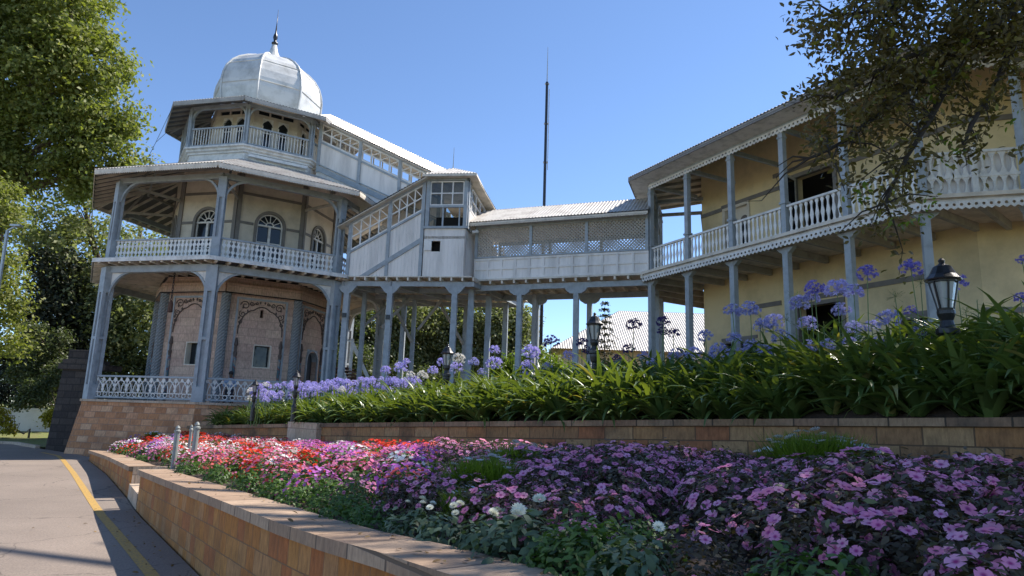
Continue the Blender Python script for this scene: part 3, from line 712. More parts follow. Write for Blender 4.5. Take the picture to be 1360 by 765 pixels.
def slope_wall(name, F, u0, u1, lo, hi, w0, w1, mat, parent=hall):
    """wall between two sloping lines lo(u), hi(u)"""
    m = MB(); m.fprism(F, [(u0, lo(u0)), (u1, lo(u1)), (u1, hi(u1)), (u0, hi(u0))], w0, w1); return m.build(name, mat, parent)
def boards(m, F, u0, u1, lo, hi, w, p=.13):
    n = int((u1-u0)/p)
    for i in range(1, n):
        u = u0+(u1-u0)*i/n; m.fprism(F, [(u-.006, lo(u)), (u+.006, lo(u)), (u+.006, hi(u)), (u-.006, hi(u))], w, w+.006)
def slope_glazing(F, u0, u1, lo, hi, n, w, parent=hall, pane=True, diag=True, back=None):
    m = MB(); t = .028
    def strip(ua, va, ub, vb, t=t, w0=w-.03, w1=w+.03):
        d = math.hypot(ub-ua, vb-va); nx, ny = -(vb-va)/d*t, (ub-ua)/d*t
        m.fprism(F, [(ua-nx, va-ny), (ub-nx, vb-ny), (ub+nx, vb+ny), (ua+nx, va+ny)], w0, w1)
    for f, tt in ((0, .04), (.5, .022), (1, .04)): strip(u0, lo(u0)*(1-f)+hi(u0)*f, u1, lo(u1)*(1-f)+hi(u1)*f, tt)
    for i in range(n+1):
        u = u0+(u1-u0)*i/n; m.fprism(F, [(u-.022, lo(u)), (u+.022, lo(u)), (u+.022, hi(u)), (u-.022, hi(u))], w-.026, w+.026)
        if diag and i < n:
            u2 = u0+(u1-u0)*(i+1)/n; md = lambda q: (lo(q)+hi(q))/2
            if hi(u1) > hi(u0): strip(u, hi(u)-.02, u2, md(u2), .016, w-.02, w+.02)
            else: strip(u, md(u), u2, hi(u2)-.02, .016, w-.02, w+.02)
    o = m.build('window_frame', M['white'], parent)
    return o
# landing box: front u 3.13..4.72, depth 0..2.5, floor 6.45
U0, U1, DK = 3.13, 4.70, 2.5
ZS = 6.78
fronts = [kfr(U0, 0, U1, 0), kfr(U1, 0, U1, DK), kfr(U1, DK, U0, DK)]
for i, F in enumerate(fronts):
    m = MB(); holes = [(.28, .62, 5.92, 6.32)] if i == 0 else []
    m.fwall(F, 0.0, F.L, 4.985, ZS, -.06, 0, holes); lo = lambda u: 4.99; hi = lambda u: ZS-.02
    if i == 0:
        for q in range(1, 12):
            u = F.L*q/12
            if .27 < u < .63: m.fbox(F, u-.006, u+.006, 4.99, 5.9, 0, .006); m.fbox(F, u-.006, u+.006, 6.34, ZS, 0, .006)
            else: m.fbox(F, u-.006, u+.006, 4.99, ZS, 0, .006)
    else: boards(m, F, 0, F.L, lo, hi, 0)
    m.build('boarded_wall', M['board'], hall)
    m = MB(); m.fbox(F, -.06, F.L+.06, ZS, ZS+.09, -.08, .07)
    m.fbox(F, 0, F.L, 7.6, 7.68, -.05, .02); m.build('sill', M['trim'], hall)
    for u in ([.07, F.L-.07] if i != 1 else [.14, F.L*.36, F.L*.68, F.L-.07]): m = MB(); m.fbox(F, u-.07, u+.07, ZS+.09, 8.63, -.1+.003*i, .04+.003*i); m.build('window_post', M['trim'], hall)
    # upper sash 3x2
    if i == 0: spans = [(.16, F.L-.16)]
    elif i == 1: spans = [(.16, F.L*.36-.09), (F.L*.36+.09, F.L*.68-.09), (F.L*.68+.09, F.L-.16)]
    else: spans = [(.16, F.L-.16)]
    for (a, b) in spans:
        m = MB(); z0, z1 = 7.7, 8.6; nc = 3
        for j in range(nc+1): u = a+(b-a)*j/nc; m.fbox(F, u-.022, u+.022, z0, z1, -.04, .01)
        for z in (z0, (z0+z1)/2, z1): m.fbox(F, a, b, z-.022, z+.022, -.035, .015)
        o = m.build('window', M['white'], hall)
        g = MB(); g.fbox(F, a, b, (z0+z1)/2, z1, -.03, -.022) if i == 1 else g.fbox(F, a, b, z0, z1, -.03, -.022)
        g.build('pane', M['clear'], o) if 'clear' in M else None
    m = MB(); m.fbox(F, -.05, F.L+.05, 8.64, 8.76, -.06, .05); m.build('eave_plate', M['trim'], hall)
F = fronts[0]
m = MB(); m.fbox(F, .4*F.L, .4*F.L+.06, ZS+.09, 7.6, -.05, 0); m.fbox(F, .8*F.L, .8*F.L+.05, ZS+.09, 7.6, -.05, 0); m.build('mullion', M['trim'], hall)
m = MB(); m.fbox(F, .02, .3, 5.95, 6.33, .02, .045); m.build('hatch_door', M['white'], hall)
m = MB(); m.fbox(F, .2, .9, 5.6, 6.6, -.5, -.45); m.fbox(F, .1, F.L-.1, 5.0, 7.6, -DK*.5-.02, -DK*.5); m.build('unlit_backing', M['dark'], hall)  # black sheets in place of interior shade behind hatch and windows
m = MB(); p = [kf(U0, 0), kf(U1, 0), kf(U1, DK), kf(U0, DK)]
m.prism([(x, y, 6.5) for x, y in p], [(x, y, 6.4) for x, y in p]); m.build('landing_floor', M['under'], hall)
# landing roof: low hip with overhang
ov = .35; q = [kf(U0-.1, -ov), kf(U1+ov, -ov), kf(U1+ov, DK+ov), kf(U0-.1, DK+ov)]; ra = kf((U0+U1)/2-.05, .95); rb = kf((U0+U1)/2-.05, 1.75); ZK = 8.80; ZA = 9.5
E = [Vector((*x, ZK)) for x in q]; A_ = Vector((*ra, ZA)); B_ = Vector((*rb, ZA))
for (a, b, c, d) in ((E[0], E[1], A_+KE*.05, A_-KE*.05), (E[1], E[2], B_, A_), (E[2], E[3], B_-KE*.05, B_+KE*.05), (E[3], E[0], A_, B_)):
    m = MB(); corr(m, a, b, c, d); m.build('landing_roof', M['roof'], hall)
m = MB()
for i in range(4): m.beam(E[i]-Vector((0, 0, .06)), E[(i+1) % 4]-Vector((0, 0, .06)), .03, .09)
m.prism([(x, y, 8.74) for x, y in q], [(x, y, 8.72) for x, y in q]); m.build('eave_soffit', M['under'], hall)
m = MB(); m.tube([(ra[0], ra[1], ZA-.05), (ra[0], ra[1], ZA+.15), (ra[0], ra[1], ZA+.85)], [.03, .018, .008], 6); m.build('finial', M['galv'], hall)
# front stair wing: descends left to the upper veranda
FW = kfr(0.22, 0, U0, 0); LW = FW.L
sill = lambda u: 5.80+(7.50-5.80)*u/LW
eave = lambda u: 7.02+(8.70-7.02)*u/LW
strg = lambda u: 4.99+(6.45-4.99)*max(0, (u-.75)/(LW-.75))
base = lambda u: 4.99
slope_wall('wing_wall', FW, 0, LW-.03, base, sill, -.06, -.005, M['board'])
m = MB(); boards(m, FW, 0, LW-.03, base, lambda u: sill(u)-.03, -.005); m.build('board_joints', M['trim2'], hall)
slope_wall('wing_sill', FW, 0, LW-.03, lambda u: sill(u)-.02, lambda u: sill(u)+.06, -.09, .05, M['trim'])
m = MB(); m.fprism(FW, [(.55, 4.985), (.85, 4.985), (LW-.03, 6.3), (LW-.03, 6.5)], 0.0, .04); m.build('stringer', M['trim'], hall)
for u in (.06, 1.55, LW-.09):
    m = MB(); m.fbox(FW, u-.06, u+.06, 4.99, eave(u)-.03, -.02, .045); m.build('wing_post', M['trim'], hall)
for a, b in ((.12, 1.49), (1.61, LW-.15)): slope_glazing(FW, a, b, lambda u: sill(u)+.09, lambda u: eave(u)-.12, 4, -.02)
slope_wall('wing_eave', FW, -.1, LW+.05, lambda u: eave(u)-.1, lambda u: eave(u), -.08, .06, M['trim'])
FB = kfr(0.22, 1.22, U0, 1.22)
slope_wall('inner_wall', FB, 0, LW, base, lambda u: sill(u), -.03, 0, M['under'])
def sloproof(F, u0, u1, z0, z1, wf, wb, rise, name='wing_roof', parent=hall, lap=.0):
    """sheet along a slope: near eave at w=wf, ridge at w=(wf+wb)/2"""
    mid = (wf+wb)/2
    m = MB(); corr(m, F(u0, z0, wf), F(u1, z1, wf), F(u1, z1+rise, mid), F(u0, z0+rise, mid)); m.build(name, M['roof'], parent)
    m = MB(); corr(m, F(u1, z1, wb), F(u0, z0, wb), F(u0, z0+rise, mid), F(u1, z1+rise, mid)); m.build(name, M['roof'], parent)
    m = MB(); m.prism([F(u0, z0-.05, wf), F(u1, z1-.05, wf), F(u1, z1-.05, wb), F(u0, z0-.05, wb)], [F(u0, z0-.08, wf), F(u1, z1-.08, wf), F(u1, z1-.08, wb), F(u0, z0-.08, wb)]); m.build('wing_ceiling', M['under'], parent)
sloproof(FW, -.35, LW+.1, eave(0)+.03-.2, eave(LW)+.09, .32, -1.55, .42)
# upper stair wing: from landing back half up-left to the belvedere
FU = Frame((-8.15, 26.35), kf(U0+.3, 1.35)); LU = FU.L
usill = lambda u: 10.95+(8.30-10.95)*u/LU
ueave = lambda u: 11.90+(9.20-11.90)*u/LU
ustr = lambda u: 9.95+(7.45-9.95)*u/LU
slope_wall('wing_wall', FU, 0, LU, lambda u: ustr(u)-1.2, usill, -.06, -.005, M['board'])
slope_wall('wing_sill', FU, 0, LU, lambda u: usill(u)-.02, lambda u: usill(u)+.06, -.09, .04, M['trim'])
m = MB()
m.fprism(FU, [(0, ustr(0)-.25), (0, ustr(0)-.02), (LU, ustr(LU)-.02), (LU, ustr(LU)-.25)], 0, .05)
m.fprism(FU, [(0, ustr(0)+.03), (0, ustr(0)+.07), (LU, ustr(LU)+.07), (LU, ustr(LU)+.03)], 0, .06); m.build('stringer', M['trim'], hall)
for u in (.05, LU*.34, LU*.66, LU*.97):
    m = MB(); m.fbox(FU, u-.06, u+.06, ustr(u)-.3, ueave(u)-.03, -.02, .045); m.build('wing_post', M['trim'], hall)
for a, b in ((.12, LU*.34-.07), (LU*.34+.07, LU*.66-.07), (LU*.66+.07, LU*.97-.07)): slope_glazing(FU, a, b, lambda u: usill(u)+.09, lambda u: ueave(u)-.12, 4, -.02)
slope_wall('wing_eave', FU, -.05, LU, lambda u: ueave(u)-.1, lambda u: ueave(u), -.08, .06, M['trim'])
n_ = FU.n*(-1.35)
FUB = Frame(FU.A+n_, FU.A+n_+FU.t*LU)
slope_wall('wing_wall', FUB, 0, LU, lambda u: ustr(u)-.3, lambda u: usill(u)-.1, -.05, 0, M['board'])
for a, b in ((.1, LU*.34), (LU*.34, LU*.66), (LU*.66, LU*.97)): slope_glazing(FUB, a+.05, b-.05, lambda u: usill(u)+.0, lambda u: ueave(u)-.12, 4, -.02, diag=False)
sloproof(FU, -.15, LU+.1, ueave(-.15)+.02, ueave(LU)-.03, .28, -1.65, .6)
# wing descending behind the bridge
FR = Frame(kf(U1+.0, .45), (kf(U1, .45)[0]+1.35, kf(U1, .45)[1]+3.3)); LR = FR.L
rs = lambda u: 7.7+(6.3-7.7)*u/LR
re_ = lambda u: 8.68+(7.3-8.68)*u/LR
slope_wall('wing_wall', FR, 0, LR, lambda u: 5., rs, -.06, 0, M['board'])
for a, b in ((.1, LR*.5), (LR*.5, LR*.97)): slope_glazing(FR, a+.05, b-.05, rs, lambda u: re_(u)-.1, 4, -.02, diag=False)
sloproof(FR, -.1, LR+.2, re_(0)+.12, re_(LR)+.05, .35, -1.6, .4)

# ------------------------------------------------------------------ covered bridge
br = thing('covered_bridge', (1.6, 24.5, 0), 'covered footbridge on posts with lattice screen and panelled parapet under a tin roof', 'bridge')
BA = Vector((-1.42, 24.60, 0)); BB = Vector((4.62, 22.45, 0)); FBr = Frame(BA, BB); LB = FBr.L; WB = 2.5
for w, nm in ((0, 0), (-WB, 1)):
    m = MB(); m.fbox(FBr, 0, LB, 4.99, 5.78, w-.03, w+.0); o = m.build('parapet', M['board'], br)
    m = MB(); n = 12; ww = w+.0 if nm == 0 else w-.06
    for i in range(n+1): u = LB*i/n; m.fbox(FBr, max(0, u-.04), min(LB, u+.04), 4.99, 5.78, ww, ww+.03)
    for z in (5.03, 5.38, 5.74): m.fbox(FBr, 0, LB, z-.04, z+.04, ww+.003, ww+.033)
    m.build('panel_moulding', M['board'], o)
    m = MB(); m.fbox(FBr, 0, LB, 5.785, 5.84, w-.06, w+.06); m.fbox(FBr, 0, LB, 6.93, 7.05, w-.05, w+.05)
    for f in (0, .337, .665, 1): u = .05+(LB-.1)*f; m.fbox(FBr, u-.05, u+.05, 5.845, 6.925, w-.05, w+.05)
    m.build('frame', M['trim'], br)
    m = MB(); z0, z1 = 5.84, 6.93; H = z1-z0; p = .125; k = int((LB+H)/p)
    for s in (1, -1):
        for i in range(k):
            a = -H+i*p if s > 0 else i*p
            ua, ub = (a, a+H) if s > 0 else (a, a-H)
            va, vb = z0, z1
            # clip to [0,LB]
            pts = []
            def cl(u, v, uo, vo):
                if u < 0: t = (0-u)/(uo-u); return 0, v+(vo-v)*t
                if u > LB: t = (LB-u)/(uo-u); return LB, v+(vo-v)*t
                return u, v
            if (ua <= 0 and ub <= 0) or (ua >= LB and ub >= LB): continue
            A1 = cl(ua, va, ub, vb); B1 = cl(ub, vb, ua, va); h = .022
            if abs(A1[0]-B1[0]) < .04: continue
            m.fprism(FBr, [(A1[0]-h, A1[1]), (A1[0]+h, A1[1]), (B1[0]+h, B1[1]), (B1[0]-h, B1[1])], w+s*.004-.004, w+s*.004+.004)
    m.build('lattice', M['lattice'], br)
m = MB(); m.fbox(FBr, 0, LB, 4.92, 4.985, -WB-.15, .12); m.fbox(FBr, 0, LB, 4.797, 4.917, -WB-.13, -WB-.102); m.build('bridge_floor', M['under'], br)
m = MB(); n = 14
for i in range(n): u = LB*(i+.5)/n; m.fbox(FBr, u-.035, u+.035, 4.80, 4.917, -WB-.1, .1)
m.build('floor_joists', M['under'], br)
for w in (.0-.2, -WB+.2):
    m = MB(); m.fbox(FBr, 0, LB, 4.6, 4.795, w-.07, w+.07); m.build('bridge_beam', M['trim'], br)
    for u in (1.75, 3.85):
        m = MB(); m.fbox(FBr, u-.09, u+.09, -.3, 4.45, w-.09, w+.09); o = m.build('post', M['trim'], br)
        m = MB(); m.fprism(FBr, [(u-.4, 4.597), (u+.4, 4.597), (u+.35, 4.5), (u+.2, 4.4), (u-.2, 4.4), (u-.35, 4.5)], w-.08, w+.08); m.build('corbel', M['trim'], o)
    if w > -.5: m = MB(); m.fbox(FBr, 2.05-.07, 2.05+.07, -.3, 4.59, w-.9, w-.76); m.build('post', M['joist'], br)
mid = -WB/2; ZR = 7.12
m = MB(); corr(m, FBr(-.3, ZR, .38), FBr(LB+.05, ZR, .38), FBr(LB+.05, ZR+.95, mid), FBr(-.3, ZR+.95, mid)); m.build('bridge_roof', M['roof'], br)
m = MB(); corr(m, FBr(LB+.05, ZR, -WB-.38), FBr(-.3, ZR, -WB-.38), FBr(-.3, ZR+.95, mid), FBr(LB+.05, ZR+.95, mid)); m.build('bridge_roof', M['roof'], br)
m = MB(); m.fbox(FBr, -.25, LB, 7.055, 7.08, -WB-.3, .3); m.fbox(FBr, -.28, LB+.03, 7.0, 7.09, .33, .36)
fringe(m, FBr, -.28, LB, 7.02, .07, .09, .35, False); m.build('bridge_ceiling', M['under'], br)
# small camera on the bridge end
p = FBr(.12, 6.82, .12); m = MB(); m.beam(p, p+Vector((-.05, -.12, 0)), .04, .04); m.tube([p+Vector((.02, -.08, -.04)), p+Vector((-.2, -.14, -.08))], .055, 8)
tag(m.build('security_camera', M['white']), 'small white security camera fixed at the left end of the bridge lattice', 'security camera')
# ------------------------------------------------------------------ the yellow villa
villa = thing('yellow_villa', (12.5, 21, .6), 'yellow rendered two storey villa with a grey timber balcony and wide eaves at right', 'house')
V = [Vector(p) for p in ((5.85, 26.0, 0), (4.72, 22.5, 0), (9.0, 14.25, 0), (10.85, 13.65, 0), (18.0, 17.3, 0))]
Wp = [Vector(p) for p in ((8.05, 27.6, 0), (6.83, 23.7, 0), (11.0, 15.5, 0), (12.2, 15.1, 0), (18.0, 18.1, 0))]
V_closed = V+[Vector((18, 30, 0)), Vector((7.1, 30, 0))]
def offset(pts, d, closed=False):
    """move a left-to-right chain outwards (to the right of travel) by d"""
    out = []; n = len(pts)
    for i in range(n):
        ds = []
        if i > 0 or closed: q = (pts[i]-pts[i-1]).normalized(); ds.append(Vector((q.y, -q.x, 0)))
        if i < n-1 or closed: q = (pts[(i+1) % n]-pts[i]).normalized(); ds.append(Vector((q.y, -q.x, 0)))
        if len(ds) == 1: out.append(pts[i]+ds[0]*d)
        else:
            b = (ds[0]+ds[1]).normalized(); out.append(pts[i]+b*(d/max(.3, b.dot(ds[0]))))
    return out
# walls
VF, VE = 4.98, 8.27
M['pane'] = M['glass']
for i in range(4):
    F = Frame(Wp[i], Wp[i+1]); holes = []
    if i == 1: holes = [(4.1, 5.5, 5.0, 7.65), (1.15, 2.2, 5.3, 7.35), (4.0, 5.5, .4, 3.58), (7.2, 8.0, 1.4, 2.8), (1.0, 2.2, 1.4, 2.7)]
    m = MB(); m.fwall(F, 0, F.L, -.3, 9.9, -.35, 0, holes); m.build('wall', M['yellow'], villa)
    if i == 1:
        # upper band with stepped hoods
        m = MB()
        for a, b, z in ((0, 1.0, 7.36), (1.0, 4.0, 7.42), (3.3, 5.7, 7.86), (5.7, F.L, 7.46)): m = MB(); m.fbox(F, a, b, z, z+.13, 0, .045); m.build('string_band', M['band'], villa)
        for a, b, z in ((2.3, 3.4, 3.72), (3.6, 5.8, 3.72), (6.0, 8.2, 3.78)): m = MB(); m.fbox(F, a, b, z, z+.14, 0, .045); m.build('string_band', M['band'], villa)
        for a, b, z in ((7.0, 8.15, 2.885), (.85, 2.4, 2.785)): m = MB(); m.fbox(F, a, b, z, z+.1, 0, .04); m.build('lintel', M['band'], villa)
        # open casement door upstairs
        m = MB(); m.fbox(F, 4.0, 4.13, 4.99, 7.74, -.1, .05); m.fbox(F, 5.47, 5.6, 4.99, 7.74, -.1, .05); m.fbox(F, 4.13, 5.47, 7.62, 7.74, -.1, .05); o = m.build('door_frame', M['band'], villa)
        lf = Frame(F(4.15, 0, 0), F(4.15, 0, 0)+F.t*.15+F.n*.6); m = MB(); L = lf.L
        m.fbox(lf, 0, .08, 5.05, 7.6, 0, .04); m.fbox(lf, L-.08, L, 5.05, 7.6, 0, .04)
        for z in (5.05, 6.2, 7.52): m.fbox(lf, .08, L-.08, z, z+.08, 0, .04)
        d = m.build('casement', M['trim2'], o); g = MB(); g.fbox(lf, .08, L-.08, 5.1, 7.55, .01, .02); g.build('pane', M['glass'], d)
        # small arched double door
        m = MB(); m.fbox(F, 1.05, 1.17, 5.0, 7.42, -.1, .05); m.fbox(F, 1.17, 2.25, 7.33, 7.42, -.1, .05); m.fbox(F, 2.18, 2.28, 5.0, 7.33, -.1, .05); m.fbox(F, 1.17, 2.18, 5.3, 7.33, -.14, -.11); o = m.build('shutter', M['cream'], villa)
        m = MB()
        for c in (1.43, 1.92):
            arc = [(c+.17*math.cos(math.pi*j/8), 6.85+.17*math.sin(math.pi*j/8)) for j in range(9)]; m.fprism(F, [(c+.17, 5.8)]+arc+[(c-.17, 5.8)], -.12, -.085)
        m.build('pane', M['glass'], o)
        for (a, b, z0, z1) in ((7.2, 8.0, 1.4, 2.8), (1.0, 2.2, 1.4, 2.7)):
            m = MB(); m.fbox(F, a-.08, a, z0-.1, z1+.08, -.1, .04); m.fbox(F, b, b+.08, z0-.1, z1+.08, -.1, .04); m.fbox(F, a, b, z1, z1+.08, -.1, .04); m.fbox(F, a, b, (z0+z1)/2-.02, (z0+z1)/2+.02, -.1, -.06); m.fbox(F, (a+b)/2-.02, (a+b)/2+.02, z0, z1, -.1, -.062)
            o = m.build('window', M['band'], villa); g = MB(); g.fbox(F, a, b, z0, z1, -.13, -.11); g.build('pane', M['glass'], o)
        m = MB(); m.fbox(F, 3.9, 4.02, .3, 3.66, -.1, .05); m.fbox(F, 5.48, 5.6, .3, 3.66, -.1, .05); m.fbox(F, 4.02, 5.48, 3.55, 3.66, -.1, .05); m.build('door_frame', M['band'], villa)
    else:
        for z in (7.46, 2.75): m = MB(); m.fbox(F, -.02, F.L+.02, z, z+.13, 0, .045); m.build('string_band', M['band'], villa)
    m = MB(); m.fbox(F, .1, F.L-.1, .2, 9.5, -1.6, -1.55); m.build('unlit_backing', M['dark'], villa)
# balcony floor, fascia, fringe
Vf = offset(V, .28); Vw = offset(Wp, 0.05)
m = MB(); out = Vf+list(reversed(Vw))
m.prism([Vector((p.x, p.y, 4.98)) for p in out], [Vector((p.x, p.y, 4.9)) for p in out]); m.build('balcony_floor', M['under'], villa)
for i in range(4):
    F = Frame(Vf[i], Vf[i+1]); m = MB(); m.fbox(F, 0, F.L, 4.84, 5.0, -.04, .0); m.fbox(F, 0, F.L, 4.94, 5.03, .0, .05); o = m.build('fascia', M['under'], villa)
    m = MB(); fringe(m, F, 0, F.L, 4.86, .19, .135, .01); m.build('scalloped_fringe', M['trim2'], o)
for i in range(4):
    F = Frame(Vf[i], Vf[i+1]); G = Frame(Vw[i], Vw[i+1]); n = max(2, int(F.L/1.0))
    for j in range(n+1 if i == 3 else n):
        t = (j+.02)/n; a = F(F.L*t, 4.80, -.06); b = G(G.L*t, 4.80, 0); m = MB(); m.beam(a, b, .11, .19); m.build('joist', M['joist'], villa)
m = MB()
m2 = MB()
# posts
def vposts(i, us):
    F = Frame(V[i], V[i+1])
    for u in us:
        p = F(u, 0, 0); a = math.atan2(F.t.y, F.t.x)
        for nm, z0, z1, s in (('lower_post', .0, 4.62, .17), ('upper_post', 4.99, 8.07, .15)):
            m = MB(); c, sn = math.cos(a), math.sin(a); G = Frame(F(u-s/2, 0, 0), F(u+s/2, 0, 0)); m.fbox(G, 0, s, z0, z1, -s/2, s/2)
            if nm == 'lower_post': m.fprism(G, [(-.2, 4.70), (s+.2, 4.70), (s+.08, 4.6), (s, 4.55), (0, 4.55), (-.08, 4.6)], -s/2+.01, s/2-.01)
            else: m.fbox(G, -.03, s+.03, 5.92, 5.98, -s/2-.03, s/2+.03); m.fbox(G, -.02, s+.02, 7.8, 7.86, -s/2-.02, s/2+.02)
            m.build(nm, M['trim'], villa)
s_ = [0, 1.82, 3.70, 5.60, 7.44]
vposts(0, [0.2, 1.9]); vposts(1, s_); vposts(2, [0.0]); vposts(3, [0.0, 2.6, 5.2])
m = MB()
for i in range(4):
    F = Frame(V[i], V[i+1]); m.fbox(F, 0, F.L, 8.07, 8.2, -.07, .07)
m.build('eave_beam', M['trim'], villa)
ends = s_+[(V[2]-V[1]).length]
F = Frame(V[1], V[2])
for a, b in zip(ends[:-1], ends[1:]): railing(villa, F, a+.09, b-.09, 4.99, .88, 'vase', mat=M['white'], railmat=M['trim2'])
railing(villa, Frame(V[0], V[1]), .3, 1.8, 4.99, .88, 'vase', mat=M['white'], railmat=M['trim2']); railing(villa, Frame(V[0], V[1]), 2.0, 3.6, 4.99, .88, 'vase', mat=M['white'], railmat=M['trim2'])
F = Frame(V[2], V[3]); railing(villa, F, .09, .95, 4.99, 1.08, 'lens', mid=.5, railmat=M['trim2']); railing(villa, F, 1.07, F.L-.09, 4.99, 1.08, 'lens', mid=.5, railmat=M['trim2'])
m = MB(); m.fbox(F, .95, 1.07, 4.99, 6.16, -.06, .06); m.build('newel', M['trim2'], villa)
m = MB(); m.fbox(F, .1, F.L-.1, 5.05, 6.0, -.12, -.1); m.build('screen_boards', M['board'], villa)
F = Frame(V[3], V[4])
for a, b in ((.09, 2.5), (2.7, 5.1), (5.3, 7.9)): railing(villa, F, a, b, 4.99, 1.08, 'lens', mid=.5, railmat=M['trim2'])
# eave fringe & fascia & roof
Ve = offset(V, .74); Vr = offset(Wp, -2.6); SL = .40
for i in range(4):
    F = Frame(V[i], V[i+1]); m = MB(); fringe(m, F, 0, F.L, 8.12, .18, .135, .085); m.build('scalloped_fringe', M['trim2'], villa)
    a, b = Ve[i], Ve[i+1]; c, d = Vr[i+1], Vr[i]
    def zz(p, q0, q1):
        G = Frame(q0, q1); return VE+SL*(-((p-G.A).dot(G.n)))
    m = MB(); corr(m, Vector((a.x, a.y, VE+.1)), Vector((b.x, b.y, VE+.1)), Vector((c.x, c.y, zz(c, a, b)+.1)), Vector((d.x, d.y, zz(d, a, b)+.1))); m.build('roof', M['roof'], villa)
    m = MB(); G = Frame(a, b); m.fbox(G, 0, G.L, VE-.06, VE+.07, -.03, .0); m.build('eave_board', M['band'], villa)
    m = MB(); p0, p1 = V[i], V[i+1]; q = [Vector((a.x, a.y, VE-.03)), Vector((b.x, b.y, VE-.03)), Vector((p1.x, p1.y, 8.205)), Vector((p0.x, p0.y, 8.205))]; m.prism(q, [v-Vector((0, 0, .015)) for v in q]); m.build('eave_soffit', M['trim2'], villa)
    # boarded soffit following the slope
    w_, x_ = Wp[i+1], Wp[i]
    m = MB(); top = [Vector((a.x, a.y, VE+.05)), Vector((b.x, b.y, VE+.05)), Vector((w_.x, w_.y, zz(w_, a, b)+.05)), Vector((x_.x, x_.y, zz(x_, a, b)+.05))]
    m.prism(top, [p-Vector((0, 0, .02)) for p in top]); m.build('soffit_boards', M['under'], villa)
    m = MB(); n = max(2, int(G.L/.62)); H = Frame(Wp[i], Wp[i+1])
    for j in range(n):
        t = (j+.5)/n; p = G(G.L*t, 0, -.03); q = H(H.L*t, 0, 0); m.beam((p.x, p.y, VE-.02), (q.x, q.y, zz(q, a, b)-.02), .06, .1)
    m.build('rafters', M['joist'], villa)
m = MB(); F1 = Frame(V[1], V[2])
for u in s_: p = F1(u, 8.1, 0); q = F1(u, 8.1, -2.1); m.beam(p, q, .1, .12)
for i, F in ((0, Frame(V[0], V[1])),): 
    for u in (.2, 1.9): m.beam(F(u, 8.1, 0), F(u, 8.1, -2.1), .1, .12)
m.build('tie_beams', M['trim'], villa)
# far wing of the roof, back side
top = [Vector((p.x, p.y, 10.05)) for p in Vr]+[Vector((18, 28, 10.05))]
m = MB(); m.prism(top, [p-Vector((0, 0, .05)) for p in top]); m.build('roof_deck', M['roof'], villa)

# ------------------------------------------------------------------ house behind with pale hipped roof
hx, hy = 12.5, 47
fh = thing('bungalow', (hx, hy, 1.), 'cream bungalow with a pale hipped tin roof seen between the bridge posts', 'house')
x0, x1, y0, y1, zw, zr = 2.5, 22.5, 42, 52, 4.3, 7.6
FF = Frame((x0, y0), (x1, y0)); m = MB(); m.fwall(FF, .8, 19.2, -.5, zw+.2, -.3, 0, [(3, 4.2, 2, 3.6), (7, 8.2, 2, 3.6), (12, 13.2, 2, 3.6)])
m.box(x0+.8, x0+1.1, y0+.3, y1-1, -.5, zw+.2); m.box(x1-1.1, x1-.8, y0+.3, y1-1, -.5, zw+.2); m.build('wall', M['yellow'], fh)
for u in (3, 7, 12): g = MB(); g.fbox(FF, u, u+1.2, 2, 3.6, -.2, -.15); g.fbox(FF, u+.57, u+.63, 2, 3.6, -.15, -.1); g.build('window', M['glass'], fh)
c = [Vector((x0, y0-.8, zw)), Vector((x1, y0-.8, zw)), Vector((x1, y1, zw)), Vector((x0, y1, zw))]; r0 = Vector((x0+5, 46.6, zr)); r1 = Vector((x1-5, 46.6, zr))
for a, b, d, e in ((c[0], c[1], r1, r0), (c[1], c[2], r1-Vector((0, .05, 0)), r1), (c[2], c[3], r0, r1), (c[3], c[0], r0-Vector((0, .05, 0)), r0)):
    m = MB(); corr(m, a, b, d, e, .15, .02); m.build('roof', M['roof_pale'], fh)

# ------------------------------------------------------------------ mast
b = at(722.5, 282, 31); m = MB(); x, y = b.x, b.y; t_ = Vector((x, y, 0))
mast = thing('radio_mast', (x, y, 0), 'tall thin dark mast rising into the sky behind the covered bridge', 'mast')
m.tube([(x, y, 0), (x, y, 16.4)], [.085, .065], 8); m.build('lower_tube', M['black'], mast)
m = MB(); m.tube([(x, y, 16.4), (x, y, 18.3)], [.03, .012], 6); m.build('whip', M['galv'], mast)
m = MB()
for z in (16.3, 14.2, 12.2): m.tube([(x-.1, y, z), (x+.1, y, z)], .05, 6)
m.tube([(x+.12, y-.05, 11.8), (x+.12, y-.05, 16)], .018, 5); m.build('clamp', M['galv'], mast)
# ------------------------------------------------------------------ ground, road, garden walls
def lerp(a, b, t): return a+(b-a)*t
def resample(P, n):
    P = [Vector(p) for p in P]; ds = [0]
    for i in range(1, len(P)): ds.append(ds[-1]+(P[i]-P[i-1]).length)
    out = []
    for k in range(n):
        s = ds[-1]*k/(n-1); i = 0
        while i < len(P)-2 and ds[i+1] < s: i += 1
        t = (s-ds[i])/(ds[i+1]-ds[i]); out.append(P[i].lerp(P[i+1], t))
    return out
def ground_mesh(name, verts, faces, mat):
    me = bpy.data.meshes.new(name); me.from_pydata(verts, [], faces); me.update(); auto_uv(me); me.materials.append(mat); me.polygons.foreach_set('use_smooth', [True]*len(faces))
    o = bpy.data.objects.new(name, me); col.objects.link(o); return tag(o, kind='structure')
S = 900
ground_mesh('ground', [(-S, -S, -1.66), (S, -S, -1.66), (S, S, -1.66), (-S, S, -1.66)], [(0, 1, 2, 3)], M['grass'])
